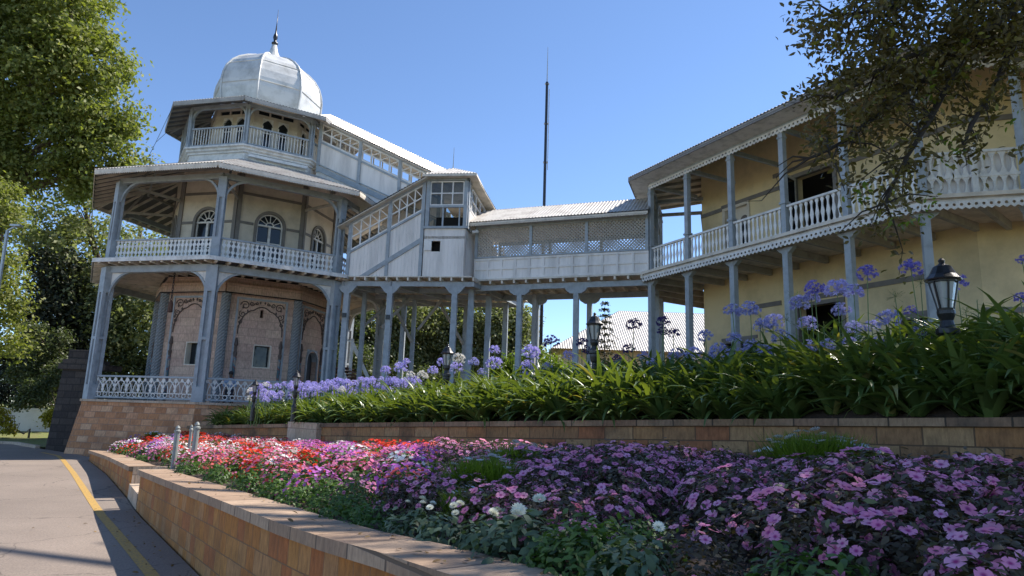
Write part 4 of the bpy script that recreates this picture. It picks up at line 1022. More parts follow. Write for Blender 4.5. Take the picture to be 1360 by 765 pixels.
# lower wall, far -> near (outer top edge)
LN = [(-5.85, 11.2, -.985), (-5.29, 10.37, -.955), (-2.95, 7.02, -.84), (-1.345, 4.72, -.77), (-.35, 3.3, -.665), (.75, 1.7, -.64), (2.4, -.7, -.62), (5, -4.5, -.6)]
LF = [(-12.3, 20.6, -1.31), (-9.5, 16.7, -1.19), (-6.75, 12.6, -1.06)]
L_all = LF+LN
U = [(-10.2, 22.1, -.55), (-7.91, 20.0, -.43), (-4.17, 16.36, -.24), (-.48, 12.86, -.07), (3.37, 9.47, .10), (5.01, 6.67, .17), (6.5, 4.1, .22), (8.3, .9, .26), (10, -3, .3)]
rd = [Vector((x, y, 0)) for x, y, z in L_all]
rv = [(-80, -12), (3.5, -12), (5.2, -4.5)]+[(x, y) for x, y, z in reversed(L_all)]+[(-12.6, 21.5), (-14.2, 23.0), (-16.8, 25.2), (-19.0, 27.2), (-80, 34)]
ground_mesh('road', [(x, y, -1.6) for x, y in rv], [tuple(range(len(rv)))], M['road'])
yl = [(1.2, .2), (-.6, 3.0), (-3.38, 6.97), (-5.99, 10.56), (-7.0, 12.0), (-10.2, 16.6), (-12.97, 20.5), (-14.1, 22.0), (-15.4, 23.2)]
yl = resample([(x, y, 0) for x, y in yl], 60); vs = []; w_ = .06
for i, p in enumerate(yl):
    d = (yl[min(i+1, 59)]-yl[max(i-1, 0)]).normalized(); n = Vector((d.y, -d.x, 0)); vs += [tuple(p+n*w_+Vector((0, 0, -1.596))), tuple(p-n*w_+Vector((0, 0, -1.596)))]
ground_mesh('yellow_line', vs, [(2*i, 2*i+1, 2*i+3, 2*i+2) for i in range(59)], M['line'])

def strip_wall(parent, name, P, mat, w_in, ztop_off, zbot, out=0., n=None, cop=None, jitter=0):
    """wall under the polyline P (outer top edge), thickness w_in inwards"""
    P = [Vector(p) for p in P]; off = offset([Vector((p.x, p.y, 0)) for p in P], out); inn = offset([Vector((p.x, p.y, 0)) for p in P], -w_in)
    m = MB(); k = len(P); vs = []
    for i in range(k):
        zt = P[i].z+ztop_off; zb = zbot if not callable(zbot) else zbot(P[i])
        vs += [(off[i].x, off[i].y, zb), (off[i].x, off[i].y, zt), (inn[i].x, inn[i].y, zt), (inn[i].x, inn[i].y, zb)]
    fs = [(0, 1, 2, 3), tuple(4*(k-1)+j for j in (3, 2, 1, 0))]
    for i in range(k-1):
        a = 4*i; b = a+4
        for j in range(4): fs.append((a+j, b+j, b+(j+1) % 4, a+(j+1) % 4))
    m.add(vs, fs); return m.build(name, mat, parent)
def uv_along(o, P, rows=.185):
    Z = [p[2] for p in P]
    """brick courses that follow the wall's own length"""
    me = o.data; uvl = me.uv_layers[0]; P = [Vector((p[0], p[1], 0)) for p in P]; og = org(o)
    ds = [0]
    for i in range(1, len(P)): ds.append(ds[-1]+(P[i]-P[i-1]).length)
    for pl in me.polygons:
        up_ = abs(pl.normal.z) > .75
        for li in pl.loop_indices:
            co = me.vertices[me.loops[li].vertex_index].co+og; best = (1e9, 0, 0, 0)
            for i in range(len(P)-1):
                d = P[i+1]-P[i]; t = max(0, min(1, (Vector((co.x, co.y, 0))-P[i]).dot(d)/d.length_squared)); q = P[i]+d*t; e = (Vector((co.x, co.y, 0))-q).length
                if e < best[0]: best = (e, ds[i]+d.length*t, e, Z[i]+(Z[i+1]-Z[i])*t)
            uvl.data[li].uv = (best[1], best[2] if up_ else co.z-best[3]+.085+20*rows if rows else co.z+1.6)
LNs = [tuple(p) for p in resample(LN, 24)]; LFs = [tuple(p) for p in resample(LF, 10)]
lw = thing('low_garden_wall', (-2.95, 7.02, -1.6), 'orange sandstone block wall with worn coping running beside the road in the foreground', 'garden wall')
o = strip_wall(lw, 'block_wall', LNs, M['sand'], .36, -.085, -1.75, -.03); uv_along(o, LNs)
o = strip_wall(lw, 'coping', LNs, M['coping'], .40, 0, lambda p: p.z-.082, .02); uv_along(o, LNs, 0)
lf = thing('low_garden_wall', (-9.5, 16.7, -1.6), 'shorter far section of low sandstone wall beyond the notch with two grey handrail posts', 'garden wall')
o = strip_wall(lf, 'block_wall', LFs, M['sand'], .36, -.085, -1.75, -.03); uv_along(o, LFs)
o = strip_wall(lf, 'coping', LFs, M['coping'], .42, 0, lambda p: p.z-.082, .02); uv_along(o, LFs, 0)
# notch with steps
st = thing('garden_steps', (-6.3, 11.9, -1.6), 'short flight of sandstone steps in the notch between the two low road walls', 'steps')
A, B = Vector((-6.75, 12.6, 0)), Vector((-5.85, 11.2, 0)); F = Frame(A, B)
for i, z in enumerate((-1.36, -1.2, -1.08)):
    m = MB(); m.fbox(F, .02, F.L-.02, -1.75, z, -.02-.3*(i+1)-(.3 if i == 2 else 0), -.02-.3*i); m.build('step', M['sand3'], st)
m = MB(); m.fbox(F, -.06, -.0, -1.7, -1.07, -.75, -.05); m.build('cheek_wall', M['sand3'], st); m = MB(); m.fbox(F, F.L, F.L+.06, -1.7, -.99, -.75, -.05); m.build('cheek_wall', M['sand3'], st)
# upper retaining wall
Us = [tuple(p) for p in resample(U, 40)]
uw = thing('retaining_wall', (-.48, 12.86, -.9), 'rough sandstone retaining wall holding the agapanthus bed above the flower bed', 'retaining wall')
o = strip_wall(uw, 'stone_wall', Us, M['sand2'], .4, -.085, -1.3, -.035); uv_along(o, Us, .205)
o = strip_wall(uw, 'coping', Us, M['coping_dark'], .42, 0, lambda p: p.z-.09, .02); uv_along(o, Us, 0)
F = Frame((-5.5, 17.64), (-4.5, 16.68)); m = MB(); m.fbox(F, 0, F.L, -1.3, -.255, -.3, .10); m.build('pier', M['sand3'], uw)
# flower bed soil between the walls
nA, nB = 60, 14
Li = offset([Vector((x, y, 0)) for x, y, z in L_all], -.38); Li = [Vector((p.x, p.y, q[2]-.06)) for p, q in zip(Li, L_all)]
La = resample(Li, nA)
Uo = [Vector((x, y, lerp(-.70, -1.0, max(0, min(1, (y-7)/10))))) for x, y, z in U]
Ua = resample(Uo, nA)
def bed(s, t):
    """s 0..1 far->near, t 0..1 road wall->retaining wall"""
    f = s*(nA-1); i = min(int(f), nA-2); a = La[i].lerp(La[i+1], f-i); b = Ua[i].lerp(Ua[i+1], f-i); p = a.lerp(b, t)
    p.z += .16*math.sin(math.pi*t)*(1 if p.y < 12 else .5); return p
vs = []; fs = []
for i in range(nA):
    for j in range(nB):
        p = bed(i/(nA-1), j/(nB-1)*1.02); vs.append((p.x, p.y, p.z+random.uniform(-.025, .025)))
for i in range(nA-1):
    for j in range(nB-1): a = i*nB+j; fs.append((a, a+1, a+nB+1, a+nB))
ground_mesh('flower_bed_soil', vs, fs, M['soil'])
# terrace behind the retaining wall
D = [.0, .4, .8, 1.3, 1.9, 2.6, 3.5, 4.6, 6, 8, 11, 15, 22, 35, 60, 120]; dv_ = Vector((.58, .815, 0)).normalized()
Ut = resample([Vector(p) for p in U], nA)
def rise(f, d):
    a = lerp(.42, 1.15, max(0, min(1, f*1.35-.1))); return a*(1-math.exp(-d/1.5))
def terr(f, d):
    g = f*(nA-1); i = min(int(g), nA-2); p = Ut[i].lerp(Ut[i+1], g-i); q = p+dv_*(d+.3); q.z = p.z-.06+rise(f, d)
    if d > 4: k = min(1, (d-4)/6); q.z = lerp(q.z, .25+.5*max(0, min(1, f*1.6-.3)), k)
    return q
vs = []; fs = []; nD = len(D)
for i in range(nA):
    for d in D: vs.append(tuple(terr(i/(nA-1), d)))
for i in range(nA-1):
    for j in range(nD-1): a = i*nD+j; fs.append((a, a+1, a+nD+1, a+nD))
ground_mesh('terrace_ground', vs, fs, M['soil'])

# ------------------------------------------------------------------ gate pier left of the pavilion
gp = thing('gate_pier', (-15.9, 25.6, -1.6), 'blackened stone gate pier with a stepped cap at the corner of the pavilion', 'gate pier')
cx, cy = -15.8, 25.3
m = MB(); m.add([(cx+i*s, cy+j*s, z) for z, s in ((-1.7, .55), (1.25, .44)) for i, j in ((-1, -1), (1, -1), (1, 1), (-1, 1))], [(0, 1, 2, 3), (7, 6, 5, 4), (0, 4, 5, 1), (1, 5, 6, 2), (2, 6, 7, 3), (3, 7, 4, 0)]); m.build('shaft', M['pier'], gp)
m = MB(); m.box(cx-.55, cx+1.15, cy-.55, cy+.55, 1.253, 1.46); m.box(cx-.45, cx+.7, cy-.5, cy+.5, 1.462, 1.62); m.box(cx-.36, cx+.36, cy-.36, cy+.36, 1.622, 1.98); m.build('cap', M['pier'], gp)
# ------------------------------------------------------------------ handrail posts at the steps
def handpost(px, py0, py1, label, Y, r=.045):
    a = at(px, py1, Y); zb = a.z; top = at(px, py0, Y).z
    t = thing('handrail_post', (a.x, a.y, zb-.3), label, 'post', 'grey handrail posts beside the garden steps'); m = MB()
    m.lathe((a.x, a.y, 0), [(r, zb-.35), (r, top-.12)], 10); m.build('shaft', M['galv2'], t, smooth=False)
    m = MB(); m.lathe((a.x, a.y, 0), [(r*1.25, top-.12), (r*1.3, top-.09), (r*.7, top-.07), (r*.95, top-.045), (r*.6, top-.015), (r*.2, top)], 10); m.build('cap', M['galv2'], t)
handpost(231, 565, 612, 'grey handrail post with pointed cap, left one of the pair at the steps', 12.6)
handpost(256.5, 560, 611, 'taller grey handrail post with pointed cap, right one of the pair at the steps', 11.7)
handpost(250.5, 564, 600, 'thin grey handrail post half hidden behind the taller right post', 14.2, .03)
# ------------------------------------------------------------------ lantern posts
def lantern(x, y, z0, h, s, label):
    """s: width of the lantern head"""
    t = thing('garden_lantern', (x, y, z0), label, 'garden lamp', 'black lantern posts along the agapanthus bed'); k = s/.34; zt = z0+h; hb = zt-.66*k
    m = MB(); m.lathe((x, y, 0), [(.11*k, z0-.3), (.11*k, z0+.05), (.075*k, z0+.12), (.062*k, hb-.5*k), (.085*k, hb-.46*k), (.105*k, hb-.36*k), (.105*k, hb-.3*k), (.13*k, hb-.28*k), (.13*k, hb-.22*k), (.085*k, hb-.2*k), (.07*k, hb-.12*k), (.1*k, hb-.04*k), (.10*k, hb)], 14); m.build('post', M['black'], t, smooth=False)
    m = MB()
    for i in range(6):
        a = i*math.pi/3+.3; m.beam((x+.085*k*math.cos(a), y+.085*k*math.sin(a), hb+.02*k), (x+.155*k*math.cos(a), y+.155*k*math.sin(a), hb+.36*k), .018*k, .018*k)
    m.lathe((x, y, 0), [(.10*k, hb), (.105*k, hb+.03*k)], 6, .3); m.lathe((x, y, 0), [(.165*k, hb+.35*k), (.17*k, hb+.385*k)], 6, .3); o = m.build('cage', M['black'], t)
    m = MB(); m.lathe((x, y, 0), [(.078*k, hb+.032*k), (.142*k, hb+.348*k)], 6, .3+math.pi/6*0); m.build('glass', M['lampglass'], o)
    m = MB(); m.lathe((x, y, 0), [(.20*k, hb+.375*k), (.205*k, hb+.39*k), (.15*k, hb+.45*k), (.11*k, hb+.53*k), (.1*k, hb+.55*k), (.045*k, hb+.58*k), (.03*k, hb+.60*k), (.04*k, hb+.63*k), (.012*k, hb+.66*k)], 12); m.build('roof', M['black'], t, smooth=False)
for (px, pyt, Y, s, h, lb) in ((1250, 343, 8.6, .36, 1.5, 'large black lantern post at right in front of the yellow villa'), (790, 415, 13.6, .30, 1.6, 'black lantern post standing below the right end of the covered bridge'),
                              (595, 457, 15.6, .265, 1.15, 'black lantern post in the green leaves under the stair hall'), (395, 492, 17.0, .20, .95, 'small black lantern post in front of the arched pavilion door'), (340, 504, 18.6, .18, .8, 'smallest black lantern post before the pavilion railing')):
    p = at(px, pyt, Y); lantern(p.x, p.y, p.z-h, h, s, lb)
# street lamp far left
a = at(-8, 420, 24); b = at(10, 306, 24)
sl = thing('street_lamp', (a.x, a.y, -1.6), 'pale leaning street lamp with a flat head at the left edge of the picture', 'street lamp')
m = MB(); m.tube([(a.x-.35, a.y, -1.6), tuple(a), tuple(b)], [.07, .06, .05], 8); m.build('pole', M['galv'], sl)
c = at(26, 300, 24); m = MB(); m.beam(b, c-Vector((.1, 0, 0)), .05, .05); m.beam(c-Vector((.28, 0, 0)), c+Vector((.08, 0, 0)), .22, .07); m.build('head', M['galv'], sl)
# stairs with white handrails seen under the deck
p0 = at(474, 506, 26.5); p1 = at(458, 488, 26.5)
ws = thing('timber_stairs', (p0.x, p0.y, .1), 'reddish brown timber steps with white handrails behind the pavilion corner posts', 'stairs')
for i in range(5):
    t = i/4; p = p0.lerp(p1, t); m = MB(); m.box(p.x-.55, p.x+.15, p.y-.2, p.y+1.0, p.z-.04, p.z); m.box(p.x-.5, p.x-.46, p.y-.2, p.y+1, p.z-.16, p.z-.04); m.build('tread', M['wood'], ws)
m = MB(); q0 = at(474, 540, 26.0); q1 = at(453, 488, 26.0); m.beam(q0, q1, .09, .12); q0 = at(490, 505, 26.6); q1 = at(468, 455, 26.6); m.beam(q0, q1, .09, .12); q2 = at(452, 446, 26.6); m.beam(q1, q2, .05, .07)
m.build('handrail', M['white'], ws)
m = MB(); q = at(468, 455, 26.6); m.beam(q+Vector((0, 0, .15)), (q.x, q.y, .1), .1, .1, (1, 0, 0)); m.build('newel', M['white'], ws)
# garden hose
hs = [bed(.80, .10), bed(.815, .2), bed(.835, .26), bed(.85, .24)]; hs = [p+Vector((0, 0, .04)) for p in hs]; m = MB()
pts = resample([at(435, 668, 5.9), at(450, 678, 5.5), at(470, 692, 5.1), at(490, 697, 4.85), at(520, 697, 4.7), at(560, 703, 4.4)], 14)
m.tube([Vector((p.x, p.y, -.80)) for p in pts], .017, 6)
tag(m.build('garden_hose', paint('brown hose', (.06, .035, .025), .5, .1, 5, .02)), 'dark brown garden hose lying on bare soil near the low wall coping', 'hose')
# far left: white garden wall, verge
fw = thing('white_wall', (-21, 34, -1.6), 'off white plastered garden wall behind the bushes at far left', 'wall'); FWl = Frame((-34, 33), (-16, 34.5)); m = MB(); m.fbox(FWl, 0, FWl.L, -1.7, -.35, -.25, 0); m.build('wall_face', M['plaster'], fw)
m = MB(); m.fbox(FWl, 0, FWl.L, -.347, -.25, -.3, .05); m.build('coping', M['plaster'], fw)
vs = [(-17.0, 25.6, -1.58), (-19.2, 27.4, -1.58), (-80, 35, -1.58), (-80, 60, -1.0), (-12, 60, -1.0), (-14.5, 30, -1.4)]
ground_mesh('verge', vs, [tuple(range(6))], M['grass'])
kb = [(-16.9, 25.3), (-19.1, 27.25), (-45, 30.4)]; m = MB()
for a, b in zip(kb[:-1], kb[1:]): G = Frame(a, b); m.fbox(G, 0, G.L, -1.7, -1.5, -.15, 0)
tag(m.build('kerb', M['sand3']), kind='structure')
# ------------------------------------------------------------------ vegetation
def np_mesh(name, verts, nper, faces_tmpl, mat, n):
    """n islands of nper verts sharing one face template"""
    me = bpy.data.meshes.new(name); fl = [len(f) for f in faces_tmpl]; idx = np.concatenate([np.array(f) for f in faces_tmpl])
    loops = (idx[None, :]+(np.arange(n)*nper)[:, None]).ravel().astype(np.int32); tot = np.tile(np.array(fl, dtype=np.int32), n)
    st = np.concatenate([[0], np.cumsum(tot)[:-1]]).astype(np.int32)
    me.vertices.add(n*nper); me.vertices.foreach_set('co', verts.astype(np.float32).ravel())
    me.loops.add(len(loops)); me.loops.foreach_set('vertex_index', loops)
    me.polygons.add(len(tot)); me.polygons.foreach_set('loop_start', st); me.polygons.foreach_set('loop_total', tot)
    me.update(calc_edges=True); me.validate(); me.materials.append(mat); return me
LEAF = np.array([(0, 0, 0), (.21, .32, .06), (.17, .7, .03), (0, 1, -.10), (-.17, .7, .03), (-.21, .32, .06)]); LF_F = [(0, 1, 5), (1, 2, 4, 5), (2, 3, 4)]
DIAM = np.array([(0, 0, 0), (.3, .5, .06), (0, 1, -.04), (-.3, .5, .06)]); DI_F = [(0, 1, 2, 3)]
def orient(n, nrm, spread=.6, size=1., sv=.3, tmpl=DIAM):
    """random frames whose leaf normal leans to nrm; returns n x k x 3 offsets"""
    z = nrm+rng.normal(0, spread, (n, 3)); z /= np.linalg.norm(z, axis=1, keepdims=True)+1e-9
    r = rng.normal(0, 1, (n, 3)); x = np.cross(r, z); x /= np.linalg.norm(x, axis=1, keepdims=True)+1e-9; y = np.cross(z, x)
    s = size*(1+rng.uniform(-sv, sv, (n, 1, 1)))
    t = tmpl[None, :, :]*s
    return t[:, :, 0:1]*x[:, None, :]+t[:, :, 1:2]*y[:, None, :]+t[:, :, 2:3]*z[:, None, :]
def leaf_mesh(name, C, nrm, size, mat, spread=.6, tmpl=DIAM, F=DI_F, sv=.35):
    n = len(C); V = orient(n, nrm, spread, size, sv, tmpl)+C[:, None, :]; return np_mesh(name, V.reshape(-1, 3), len(tmpl), F, mat, n)
def crown_points(lobes, ncl, nleaf, cl_r, shell=.55, flat=.8):
    vol = np.array([l[3]**2*(l[4] if len(l) > 4 else 1) for l in lobes]); pr = vol/vol.sum(); C = []; N = []; cc = []
    which = rng.choice(len(lobes), ncl, p=pr)
    for w_ in which:
        l = lobes[w_]; d = rng.normal(0, 1, 3); d /= np.linalg.norm(d); r = l[3]*(shell+(1-shell)*rng.random()**.5)
        c = np.array(l[:3])+d*r*np.array([1, 1, flat]); cc.append(c)
        k = int(nleaf*rng.uniform(.5, 1.5)); rr = cl_r*rng.uniform(.6, 1.4)
        q = rng.normal(0, .5, (k, 3)); q *= rr*np.array([1, 1, .6]); C.append(c+q); N.append(np.tile(d*.6+np.array([0, 0, .7]), (k, 1))+q/rr*.5)
    return np.concatenate(C), np.concatenate(N), np.array(cc)
def tree(name, label, cat, base, lobes, mat, ncl, nleaf, cl_r, leaf, trunk_r=.3, group=None, bark='bark', shell=.5, keep=None, nb=40, hubz=None, flat=.85):
    b = Vector(base); t = thing(name, b, label, cat, group)
    C, N, cc = crown_points(lobes, ncl, nleaf, cl_r, shell, flat)
    if keep is not None:
        k = keep(C); C = C[k]; N = N[k]
    me = leaf_mesh('crown', C-np.array(b), N, leaf, mat, 1.0); o = bpy.data.objects.new('crown', me); col.objects.link(o); o.parent = t
    m = MB(); zc = sum(l[2] for l in lobes)/len(lobes); xc = sum(l[0] for l in lobes)/len(lobes); yc = sum(l[1] for l in lobes)/len(lobes)
    hub = Vector((lerp(b.x, xc, .5), lerp(b.y, yc, .5), hubz if hubz is not None else lerp(b.z, zc, .6)))
    mid = b.lerp(hub, .5)+Vector((.15*trunk_r, .1, 0))
    m.tube([b-Vector((0, 0, .2)), b+Vector((0, 0, .4)), mid, hub], [trunk_r*1.25, trunk_r, trunk_r*.85, trunk_r*.65], 10)
    for l in lobes:
        c = Vector(l[:3]); q = hub.lerp(c, .5)+Vector((random.uniform(-.3, .3), random.uniform(-.3, .3), .3)); m.tube([hub-Vector((0, 0, .3)), q, c, c+(c-hub)*.04], [trunk_r*.5, trunk_r*.34, trunk_r*.18, .02], 7)
        ds = [x for x in cc if np.linalg.norm(x-np.array(c)) < l[3]*1.1]; random.shuffle(ds)
        for x in ds[:max(3, nb//len(lobes))]:
            x = Vector(x)
            if keep is not None and not keep(np.array([x]))[0]: continue
            s0 = q.lerp(c, random.random()); m.tube([s0, s0.lerp(x, .5)+Vector((0, 0, .08)), x], [trunk_r*.13, trunk_r*.08, .012], 5, cap=False)
    m.build('trunk', M[bark], t); return t
def plobes(L, Y, k=None):
    """(px, py, radius in px[, dY]) -> world lobes at depth Y"""
    out = []
    for q in L:
        y = Y+(q[3] if len(q) > 3 else 0); p = at(q[0], q[1], y); out.append((p.x, p.y, p.z, q[2]*y*1.02/FPX))
    return out
LM = {
 'bright': leafmat('yellow green leaves', (.13, .15, .035), (.24, .245, .07), .42, .55, (.27, .27, .11)),
 'mid': leafmat('mid green leaves', (.05, .07, .03), (.11, .125, .055), .32, .5, (.15, .18, .07)),
 'olive': leafmat('dull olive leaves', (.15, .165, .075), (.28, .285, .145), .40, .6, (.27, .27, .15)),
 'dark': leafmat('dark needle foliage', (.02, .028, .014), (.045, .05, .028), .12, .6, (.09, .08, .05)),
 'over': leafmat('bronze green overhanging leaves', (.085, .06, .025), (.16, .125, .04), .4, .45, (.26, .25, .05)),
 'yellow': leafmat('golden shrub leaves', (.22, .20, .02), (.42, .34, .02), .3, .5, (.5, .42, .03)),
 'lime': leafmat('lime shrub leaves', (.10, .15, .015), (.17, .23, .03), .4, .5, (.24, .28, .05)),
}
# big tree top left
tree('broadleaf_tree', 'tall bright green broadleaf tree filling the top left corner above the pavilion', 'tree', (-33, 34, -1.6),
     plobes([(20, 30, 85), (95, 20, 62), (110, 85, 62), (40, 110, 85), (120, 150, 52), (60, 190, 62), (140, 200, 36), (120, 225, 38), (-40, 80, 110), (-30, 200, 70), (30, 240, 34), (90, 235, 36), (150, 165, 30), (-60, -60, 120), (60, -60, 100)], 33), LM['bright'], 1050, 90, .8, .235, .45, shell=.5, nb=60)
tree('broadleaf_tree', 'sparse grey green tree behind the left side of the pavilion veranda', 'tree', (-22, 40, -1.6),
     plobes([(60, 300, 42), (110, 290, 38), (130, 340, 60), (90, 380, 46), (150, 400, 70), (190, 340, 50), (210, 430, 70), (70, 330, 34), (200, 222, 18), (160, 470, 50), (230, 380, 60), (120, 440, 50), (105, 250, 24)], 38), LM['olive'], 800, 40, .8, .24, .35, shell=.3, nb=60)
tree('conifer', 'dark conifer with ragged brownish foliage left of the stone gate pier', 'tree', (-22.5, 37, -1.6),
     plobes([(70, 380, 34), (60, 410, 36), (90, 420, 32), (60, 450, 40), (95, 465, 34), (40, 480, 34), (70, 500, 36), (100, 345, 18), (50, 350, 22)], 36), LM['dark'], 420, 46, .6, .2, .28, shell=.2)
tree('broadleaf_tree', 'bright green tree cut by the left edge beside the street lamp', 'tree', (-23.5, 30, -1.6),
     plobes([(-6, 350, 34), (-4, 400, 36), (2, 300, 24), (-10, 450, 40), (6, 380, 20), (-10, 270, 40)], 29), LM['bright'], 260, 46, .6, .16, .2, shell=.25)
tree('shrub', 'pale green conifer-like shrub in front of the dark conifer', 'shrub', (-20.5, 34, -1.5), plobes([(45, 440, 18), (52, 470, 22), (68, 480, 18), (35, 500, 20), (60, 505, 24), (78, 450, 14)], 33), LM['mid'], 200, 40, .35, .13, .1, shell=.2)
tree('shrub', 'small leafy tree with two thin stems before the white garden wall', 'shrub', (-18.9, 30.5, -1.5), plobes([(40, 525, 15), (52, 515, 16), (30, 535, 10), (60, 530, 12), (75, 505, 15), (82, 490, 12)], 30.3), LM['mid'], 130, 40, .28, .12, .05, shell=.2)
tree('hedge_tree', 'dark shaded shrubbery behind the white garden wall at the left edge', 'hedge', (-26, 40, -1.5), plobes([(-20, 510, 34), (15, 515, 30), (50, 520, 28), (80, 515, 28), (0, 480, 26)], 38), LM['dark'], 220, 46, .6, .17, .15, shell=.3)
tree('shrub', 'golden yellow shrub beside the stone gate pier', 'shrub', (-18.0, 30, -1.5), plobes([(70, 552, 11), (76, 545, 9), (66, 562, 8)], 29.5), LM['yellow'], 60, 40, .2, .09, .04, shell=.2)
tree('shrub', 'golden yellow shrub at the left edge of the picture', 'shrub', (-20.6, 30, -1.5), plobes([(4, 562, 12), (-8, 552, 14), (12, 572, 7)], 29.5), LM['yellow'], 70, 40, .2, .09, .04, shell=.2)
# behind the hall
bk = [('tall olive green hedge tree behind the stair hall, left one', 42, [(500, 440, 44), (520, 480, 40), (480, 470, 36), (545, 425, 34)]), ('grey olive rounded tree behind the stair hall posts, middle one', 44, [(560, 440, 46), (590, 420, 40), (600, 470, 46), (560, 490, 40)]), ('pale olive tree behind the stair hall beside open sky, right one', 43, [(640, 425, 40), (665, 440, 38), (640, 475, 44), (685, 425, 24), (690, 465, 30)])]
for lb, Y, L in bk:
    lo = plobes(L, Y); tree('hedge_tree', lb, 'tree', (lo[0][0], Y, -.2), lo, LM['olive'], 520, 60, .6, .2, .2, group='trees behind the stair hall', shell=.55)
tree('broadleaf_tree', 'dark green tree in shade seen between the pavilion and the timber stairs', 'tree', (-10.5, 41, -.5), plobes([(440, 420, 34), (460, 440, 36), (430, 460, 36), (470, 410, 26), (475, 470, 30), (410, 440, 30)], 40), LM['mid'], 300, 40, .7, .2, .2, shell=.3)
tree('shrub', 'lime green feathery shrub under the left end of the covered bridge', 'shrub', (.8, 27.5, .3), plobes([(668, 492, 17), (690, 488, 20), (712, 480, 18), (735, 490, 18), (750, 500, 14), (655, 502, 10), (700, 505, 20), (722, 505, 20)], 27), LM['lime'], 260, 44, .32, .12, .05, shell=.2)
# small spiky araucaria
tree('hedge_tree', 'dark leafy hedge seen through the ground floor railing of the pavilion', 'hedge', (-18.5, 38, -1.5), plobes([(140, 500, 34), (180, 500, 36), (220, 505, 34), (250, 500, 30), (200, 470, 34), (160, 460, 30), (120, 520, 26), (190, 530, 30), (150, 535, 24), (230, 535, 24), (100, 545, 20)], 37), LM['mid'], 420, 46, .6, .17, .15, shell=.3)
tree('hedge_tree', 'low dark hedge at the foot of the trees behind the stair hall', 'hedge', (-4.5, 38, -.2), plobes([(440, 505, 22), (480, 505, 24), (520, 508, 24), (560, 508, 24), (600, 510, 24), (640, 512, 22), (680, 512, 20), (720, 516, 16), (470, 480, 24)], 37.5), LM['mid'], 380, 46, .5, .16, .12, shell=.3)
a = at(803, 470, 33); t = thing('young_conifer', (a.x, a.y, .3), 'thin young conifer with sparse drooping branches right of the middle lantern', 'tree')
m = MB(); z1 = at(800, 402, 33).z; m.tube([(a.x, a.y, .2), (a.x, a.y, z1)], [.05, .01], 6); m.build('trunk', M['bark'], t)
pts = []; 
for i in range(13):
    z = lerp(1.9, z1-.05, i/12); L = lerp(1.15, .2, i/12)
    for j in range(5):
        an = j*1.2566+i*.7; 
        for q in range(26): u = (q+1)/26; pts.append((a.x+L*u*math.cos(an), a.y+L*u*math.sin(an), z+.18*L*math.sin(u*3.1)-.18*u*u*L))
P = np.array(pts); me = leaf_mesh('crown', P-np.array((a.x, a.y, .3)), np.tile([0, 0, 1.], (len(P), 1)), .11, LM['dark'], .8); o = bpy.data.objects.new('crown', me); col.objects.link(o); o.parent = t
# ---- the overhanging tree on the right (trunk outside the frame) ----
def inframe(C, mx=40):
    X = C@np.array(rt); D = C@np.array(fwd); Uq = C@np.array(up); px = 680+FPX*X/D; py = 382.5-FPX*Uq/D
    return px, py, D
def keep_over(C):
    """drops leaves in view, and leaves whose shadow would reach the sunny bed"""
    px, py, D = inframe(C); vis = (D > 0) & (px > -20) & (px < 1380) & (py > -12) & (py < 770) & ~((px > 1130) & (py < 30))
    t_ = (C[:, 2]+.7)/sdir.z; sx = C[:, 0]-sdir.x*t_; sy = C[:, 1]-sdir.y*t_; far = sx < -1.3+np.maximum(0, (sy-8.5)*.4)+rng.normal(0, .35, len(C))
    return ~vis & ~far
ov = []
random.seed(3)
for i in range(40):
    a_ = random.uniform(0, 6.28); r = random.uniform(0, 1)**.5*5.6; r *= .86; ov.append((10.1+r*math.cos(a_), 7.8+r*math.sin(a_)*.95, random.uniform(8.2, 11.8), random.uniform(1.1, 1.9)))
for i in range(16): ov.append((random.uniform(6, 12), random.uniform(10, 15.5), random.uniform(12.5, 15.5), random.uniform(1.3, 2.0)))  # high lobes out of view, added to shade the raised bed
for i in range(8): ov.append((random.uniform(9, 13), random.uniform(0, 4), random.uniform(6, 9), random.uniform(1.3, 2.0)))
for i in range(20): ov.append((random.uniform(9.5, 14.5), random.uniform(8, 13.2), random.uniform(7.5, 12), random.uniform(1.3, 2.1)))  # unseen lobes added to keep the right-hand agapanthus in shade
big = tree('overhanging_tree', 'dark leafed tree reaching in from the top right corner over the villa roof', 'tree', (14.2, 6.6, .3), ov, LM['over'], 1150, 42, .62, .15, .42, keep=keep_over, nb=120, shell=.2, hubz=6.5)
